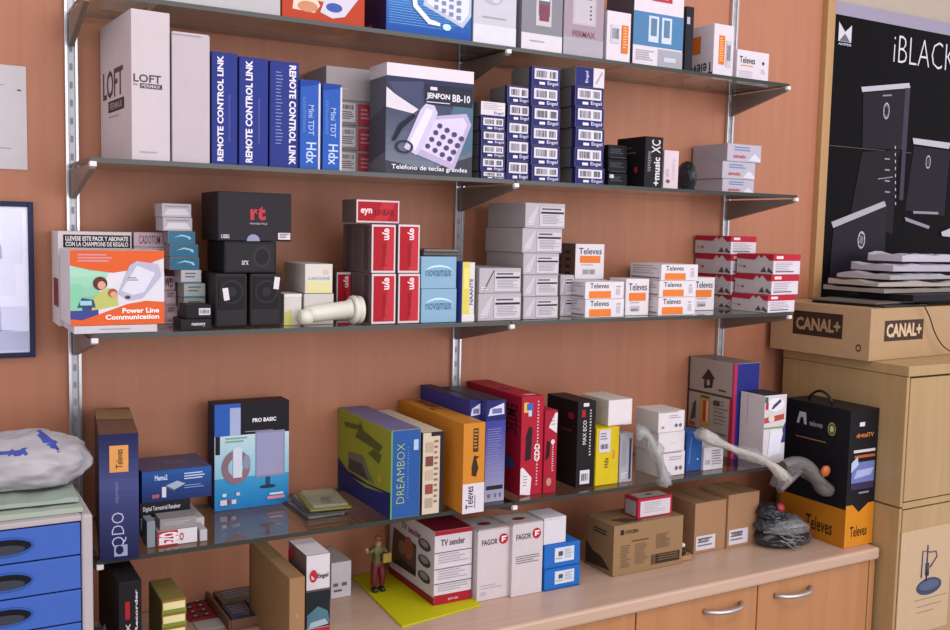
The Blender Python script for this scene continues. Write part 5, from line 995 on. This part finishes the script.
# figurine of a musician/footballer -------------------------------------------------
pf = un(379, 592, z=ZY)
r = empty('figurine', (pf.x, pf.y+.008, ZY+.0005)); tag(r, 'small painted figurine of a man with maroon trousers on the yellow sheet', 'figurine')
H = solve_z(536, pf.x, pf.y+.008)-ZY
def skin(name, verts, edges, radii, m, parent, sub=2, root=0):
    me = bpy.data.meshes.new(name); me.from_pydata([Vector(v)*H for v in verts], edges, []); o = bpy.data.objects.new(name, me); C.objects.link(o)
    mo = o.modifiers.new('s', 'SKIN'); 
    sv = me.skin_vertices[0].data if me.skin_vertices else None
    if sv is None:
        bm_ = bmesh.new(); bm_.from_mesh(me); bm_.verts.layers.skin.verify(); bm_.to_mesh(me); bm_.free(); sv = me.skin_vertices[0].data
    for i, ra in enumerate(radii): sv[i].radius = (ra*H, ra*H); sv[i].use_root = (i == root)
    s2 = o.modifiers.new('d', 'SUBSURF'); s2.levels = sub; s2.render_levels = sub
    bpy.context.view_layer.update(); dg = bpy.context.evaluated_depsgraph_get(); nm = bpy.data.meshes.new_from_object(o.evaluated_get(dg))
    bpy.data.objects.remove(o); nm.materials.clear(); o2 = bpy.data.objects.new(name, nm); C.objects.link(o2)
    for p_ in nm.polygons: p_.use_smooth = True
    for mm in (m if isinstance(m, list) else [m]): nm.materials.append(mm)
    o2.parent = parent; return o2
V_ = [(0, 0, .5), (0, 0, .62), (0, 0, .76), (0, -.005, .84), (0, -.012, .92), (-.06, 0, .48), (-.075, -.02, .26), (-.07, .0, .07), (.06, 0, .48), (.08, -.03, .26), (.07, 0, .07),
      (-.1, 0, .76), (-.2, -.03, .72), (-.27, -.08, .84), (.1, 0, .76), (.17, -.05, .64), (.1, -.14, .62)]
E_ = [(0, 1), (1, 2), (2, 3), (3, 4), (0, 5), (5, 6), (6, 7), (0, 8), (8, 9), (9, 10), (2, 11), (11, 12), (12, 13), (2, 14), (14, 15), (15, 16)]
Rr = [.095, .085, .1, .045, .07, .085, .07, .055, .085, .07, .055, .06, .05, .035, .06, .05, .035]
bo = skin('body', V_, E_, Rr, [mc('#5f5a2c', .4, kind='paint'), mc('#6a1f2a', .35, kind='paint'), mc('#b5825c', .4, kind='paint'), mc('#1d1c1e', .3, kind='paint')], r)
for p_ in bo.data.polygons:
    c_ = p_.center/H
    p_.material_index = 2 if c_.z > .83 or abs(c_.x) > .22 or c_.y < -.13 else 1 if c_.z < .52 else 0
q = MB(); 
t = bmesh.new(); bmesh.ops.create_uvsphere(t, u_segments=14, v_segments=8, radius=.068*H); bmesh.ops.translate(t, vec=(0, .006*H, .945*H), verts=t.verts)
for v in list(t.verts):
    if v.co.z < .925*H and v.co.y < 0: v.co.y = .002
for f in t.faces: f.smooth = True
q.mi(mc('#8a5a24', .5, kind='paint')); q.merge(t); q.obj('hair', r)
q = MB()
for s in (-1, 1): q.box(s*.07*H-.045*H, -.11*H, 0, s*.07*H+.045*H, .05*H, .07*H, mc('#1b1c1e', .3, kind='paint'), .02*H)
q.obj('shoes', r)
q = MB(); q.box(-.0, -.2*H, .55*H, .17*H, -.15*H, .72*H, mc('#a8913a', .4, kind='paint'), .003); o = q.obj('yellow_case', r); o.rotation_euler = (0, 0, .1)

# ---------------------------------------------------------------- right cabinet top
ZT2 = ZT
_A = un(869, 357.3, z=ZT2); _B = un(768, 342.5, z=ZT2)
if _B.y > -.02: _B = Vector((solve_x(768, -.02, ZT2), -.02, ZT2))
yc = -.325; RC = 3.5; LC = .305
zc2, ic = carton('satellite_decoder_carton', 'brown CANAL+ carton on top of the birch cabinet', 'box', 868.5, 960, 309, ZT2, y=yc, w=.40, d=LC, rot=RC, col='#b0906c', sides={'L': '#7f6249', 'T': '#97785a', 'F': '#b3936f'},
   dec=[('r', 'F', .145, .36, .56, .76, '#453229'), ('t', 'F', 'CANAL+', .165, .43, .54, .7, '#d3b894', dd(bold=.04)), ('r', 'L', .24, .36, .74, .84, '#3a2a22'), ('t', 'L', 'CANAL+', .27, .46, .72, .72, '#a38465', dd(bold=.04)), ('e', 'L', .9, .23, .025, .07, '#3a2a22', dd(hole=.65))])
def sheets(name, label, cat, u, v, z, y, w_, d_, t_, col, rot, seed, amp=.004, group=None):
    rnd = random.Random(seed); P_ = Vector((solve_x(u, y, z), y, z+.0008)); q = MB(); mi = q.mi(mc(col, .5)); nx, ny = 10, 8
    g = [[(w_*i/nx, d_*j/ny, amp*(noise.noise(Vector((i*.55, j*.45, seed*3.37+.5)))+.6)+(amp*1.2*(i/nx)**3 if seed % 2 else 0)) for i in range(nx+1)] for j in range(ny+1)]
    top = [[q.bm.verts.new((a, b_, max(c, .0003)+t_)) for a, b_, c in row] for row in g]; bot = [[q.bm.verts.new((a, b_, 0)) for a, b_, c in row] for row in g]
    def F_(*v_): f = q.bm.faces.new(v_); f.material_index = mi
    for j in range(ny):
        for i in range(nx):
            F_(top[j][i], top[j][i+1], top[j+1][i+1], top[j+1][i]); F_(bot[j][i], bot[j+1][i], bot[j+1][i+1], bot[j][i+1])
    for i in range(nx): F_(bot[0][i], bot[0][i+1], top[0][i+1], top[0][i]); F_(bot[ny][i+1], bot[ny][i], top[ny][i], top[ny][i+1])
    for j in range(ny): F_(bot[j+1][0], bot[j][0], top[j][0], top[j+1][0]); F_(bot[j][nx], bot[j+1][nx], top[j+1][nx], top[j][nx])
    o = q.obj(name); o.location = P_; o.rotation_euler = (0, 0, math.radians(rot)); tag(o, label, cat, group); return P_.z+t_+amp*1.5
z_ = zc2
def on(u, y, w_, d_): return u
yq = yc
z1_ = sheets('magazine', 'dark magazine with a pale edge lying directly on the CANAL+ carton', 'magazine', 884, None, zc2, yq+.012, .2, .21, .004, '#37332f', RC+2, 2, .0012)
z1b = sheets('magazine', 'thinner dark magazine lying on the lower one beside the binder', 'magazine', 876, None, z1_, yq+.03, .19, .19, .004, '#6a625c', RC+5, 4, .0012)
z2_ = sheets('ring_binder', 'thick black binder at the right end on the CANAL+ carton', 'binder', 913, None, z1b, yq+.012, .27, .16, .016, '#1c1b1f', RC, 6, .001)
zq_ = z2_
for i, (u_, dy, w_, d_, t_, col, sd, am, nm) in enumerate(((884, .07, .34, .19, .006, '#8f8680', 4, .007, 'greyish crumpled paper pile lying on the black binder'), (878, .10, .32, .17, .006, '#aea49c', 8, .009, 'beige crumpled papers above the greyish pile'), (890, .09, .3, .16, .007, '#a5a0a6', 10, .010, 'grey crumpled papers in the middle of the paper heap'),
      (893, .12, .32, .14, .010, '#b1acb8', 12, .011, 'pale lavender papers near the top of the heap'), (902, .15, .3, .11, .012, '#bdb8c4', 16, .010, 'topmost pale lavender papers against the poster'))):
    zq_ = sheets('paper_pile', nm, 'papers', u_, None, zq_-(.002 if i else 0), yq+dy, w_, min(d_, -.02-(yq+dy)), t_, col, (2, -3, 5, -2, 1)[i], sd, am, 'papers heaped on the decoder carton')
q = MB(); 
# cable
pts = [un(919, 305, y=yc-.004), un(924, 306, y=yc-.004), un(930, 318, y=yc-.006), un(935, 333, y=yc-.008), un(943, 346, y=yc-.01), un(955, 354, y=yc-.012)]
q = MB(); o0 = pts[0]; q.tube(interp([p_-o0 for p_ in pts], 20), .0016, mc('#1b191b', .4, kind='rubber'), 8); o = q.obj('cable'); o.location = o0; tag(o, 'thin black cable hanging down the front of the CANAL+ carton', 'cable')

# ---------------------------------------------------------------- on the drawer unit
zt = ZD
zt = sheets('document_folder', 'greenish translucent folder of papers on the drawer unit', 'folder', -60, 500, zt, -.385, solve_x(83, -.385, ZD)-solve_x(-60, -.385, ZD), .22, .006, '#a5b0a0', 0, 4, .003)
zt2 = sheets('paper_pile', 'pale papers lying on the greenish folder, under the white bag', 'papers', -55, 495, zt, -.36, solve_x(78, -.36, ZD)-solve_x(-55, -.36, ZD), .19, .004, '#9aa99c', -2, 6, .004)
# white carrier bag with blue print
c_ = un(28, 468, y=-.22)
bw = mc('#aaa6aa', .35, kind='bag_plastic')
t = bmesh.new(); bmesh.ops.create_icosphere(t, subdivisions=5, radius=1); zb0 = zt2+.001
topz = solve_z(428, c_.x, -.22); hz = (topz-zb0)
for v in t.verts:
    p_ = v.co.copy(); n_ = noise.fractal(p_*2.1+Vector((4, 1, 2)), 1, 2, 4)*.5+.35*(noise.ridged_multi_fractal(p_*1.6+Vector((1, 5, 3)), 1, 2, 3, 1, 2)-1); k = 1+.16*n_
    zz1 = p_.z*k
    v.co = Vector((p_.x*k*.098, p_.y*k*.085, (max(zz1, -.62)+.62)/1.62*hz))
for f in t.faces: f.smooth = True
q = MB(); q.mi(bw); q.mi(mc('#3a4a9c', .4, kind='bag_ink')); q.merge(t)
q.bm.faces.ensure_lookup_table()
for f in q.bm.faces:
    c2 = f.calc_center_median()
    if c2.y < 0 and ((-.04 < c2.x < .0 and hz*.72 < c2.z < hz*.82+c2.x*.12) or (.02 < c2.x < .045 and abs(c2.z-hz*.9+ (c2.x-.03)*.7) < .006)): f.material_index = 1
o = q.obj('carrier_bag'); xb_ = un(24, 468, y=-.25).x; o.location = (xb_, -.245, zb0); tag(o, 'full white plastic carrier bag with blue print on the drawer unit', 'bag')
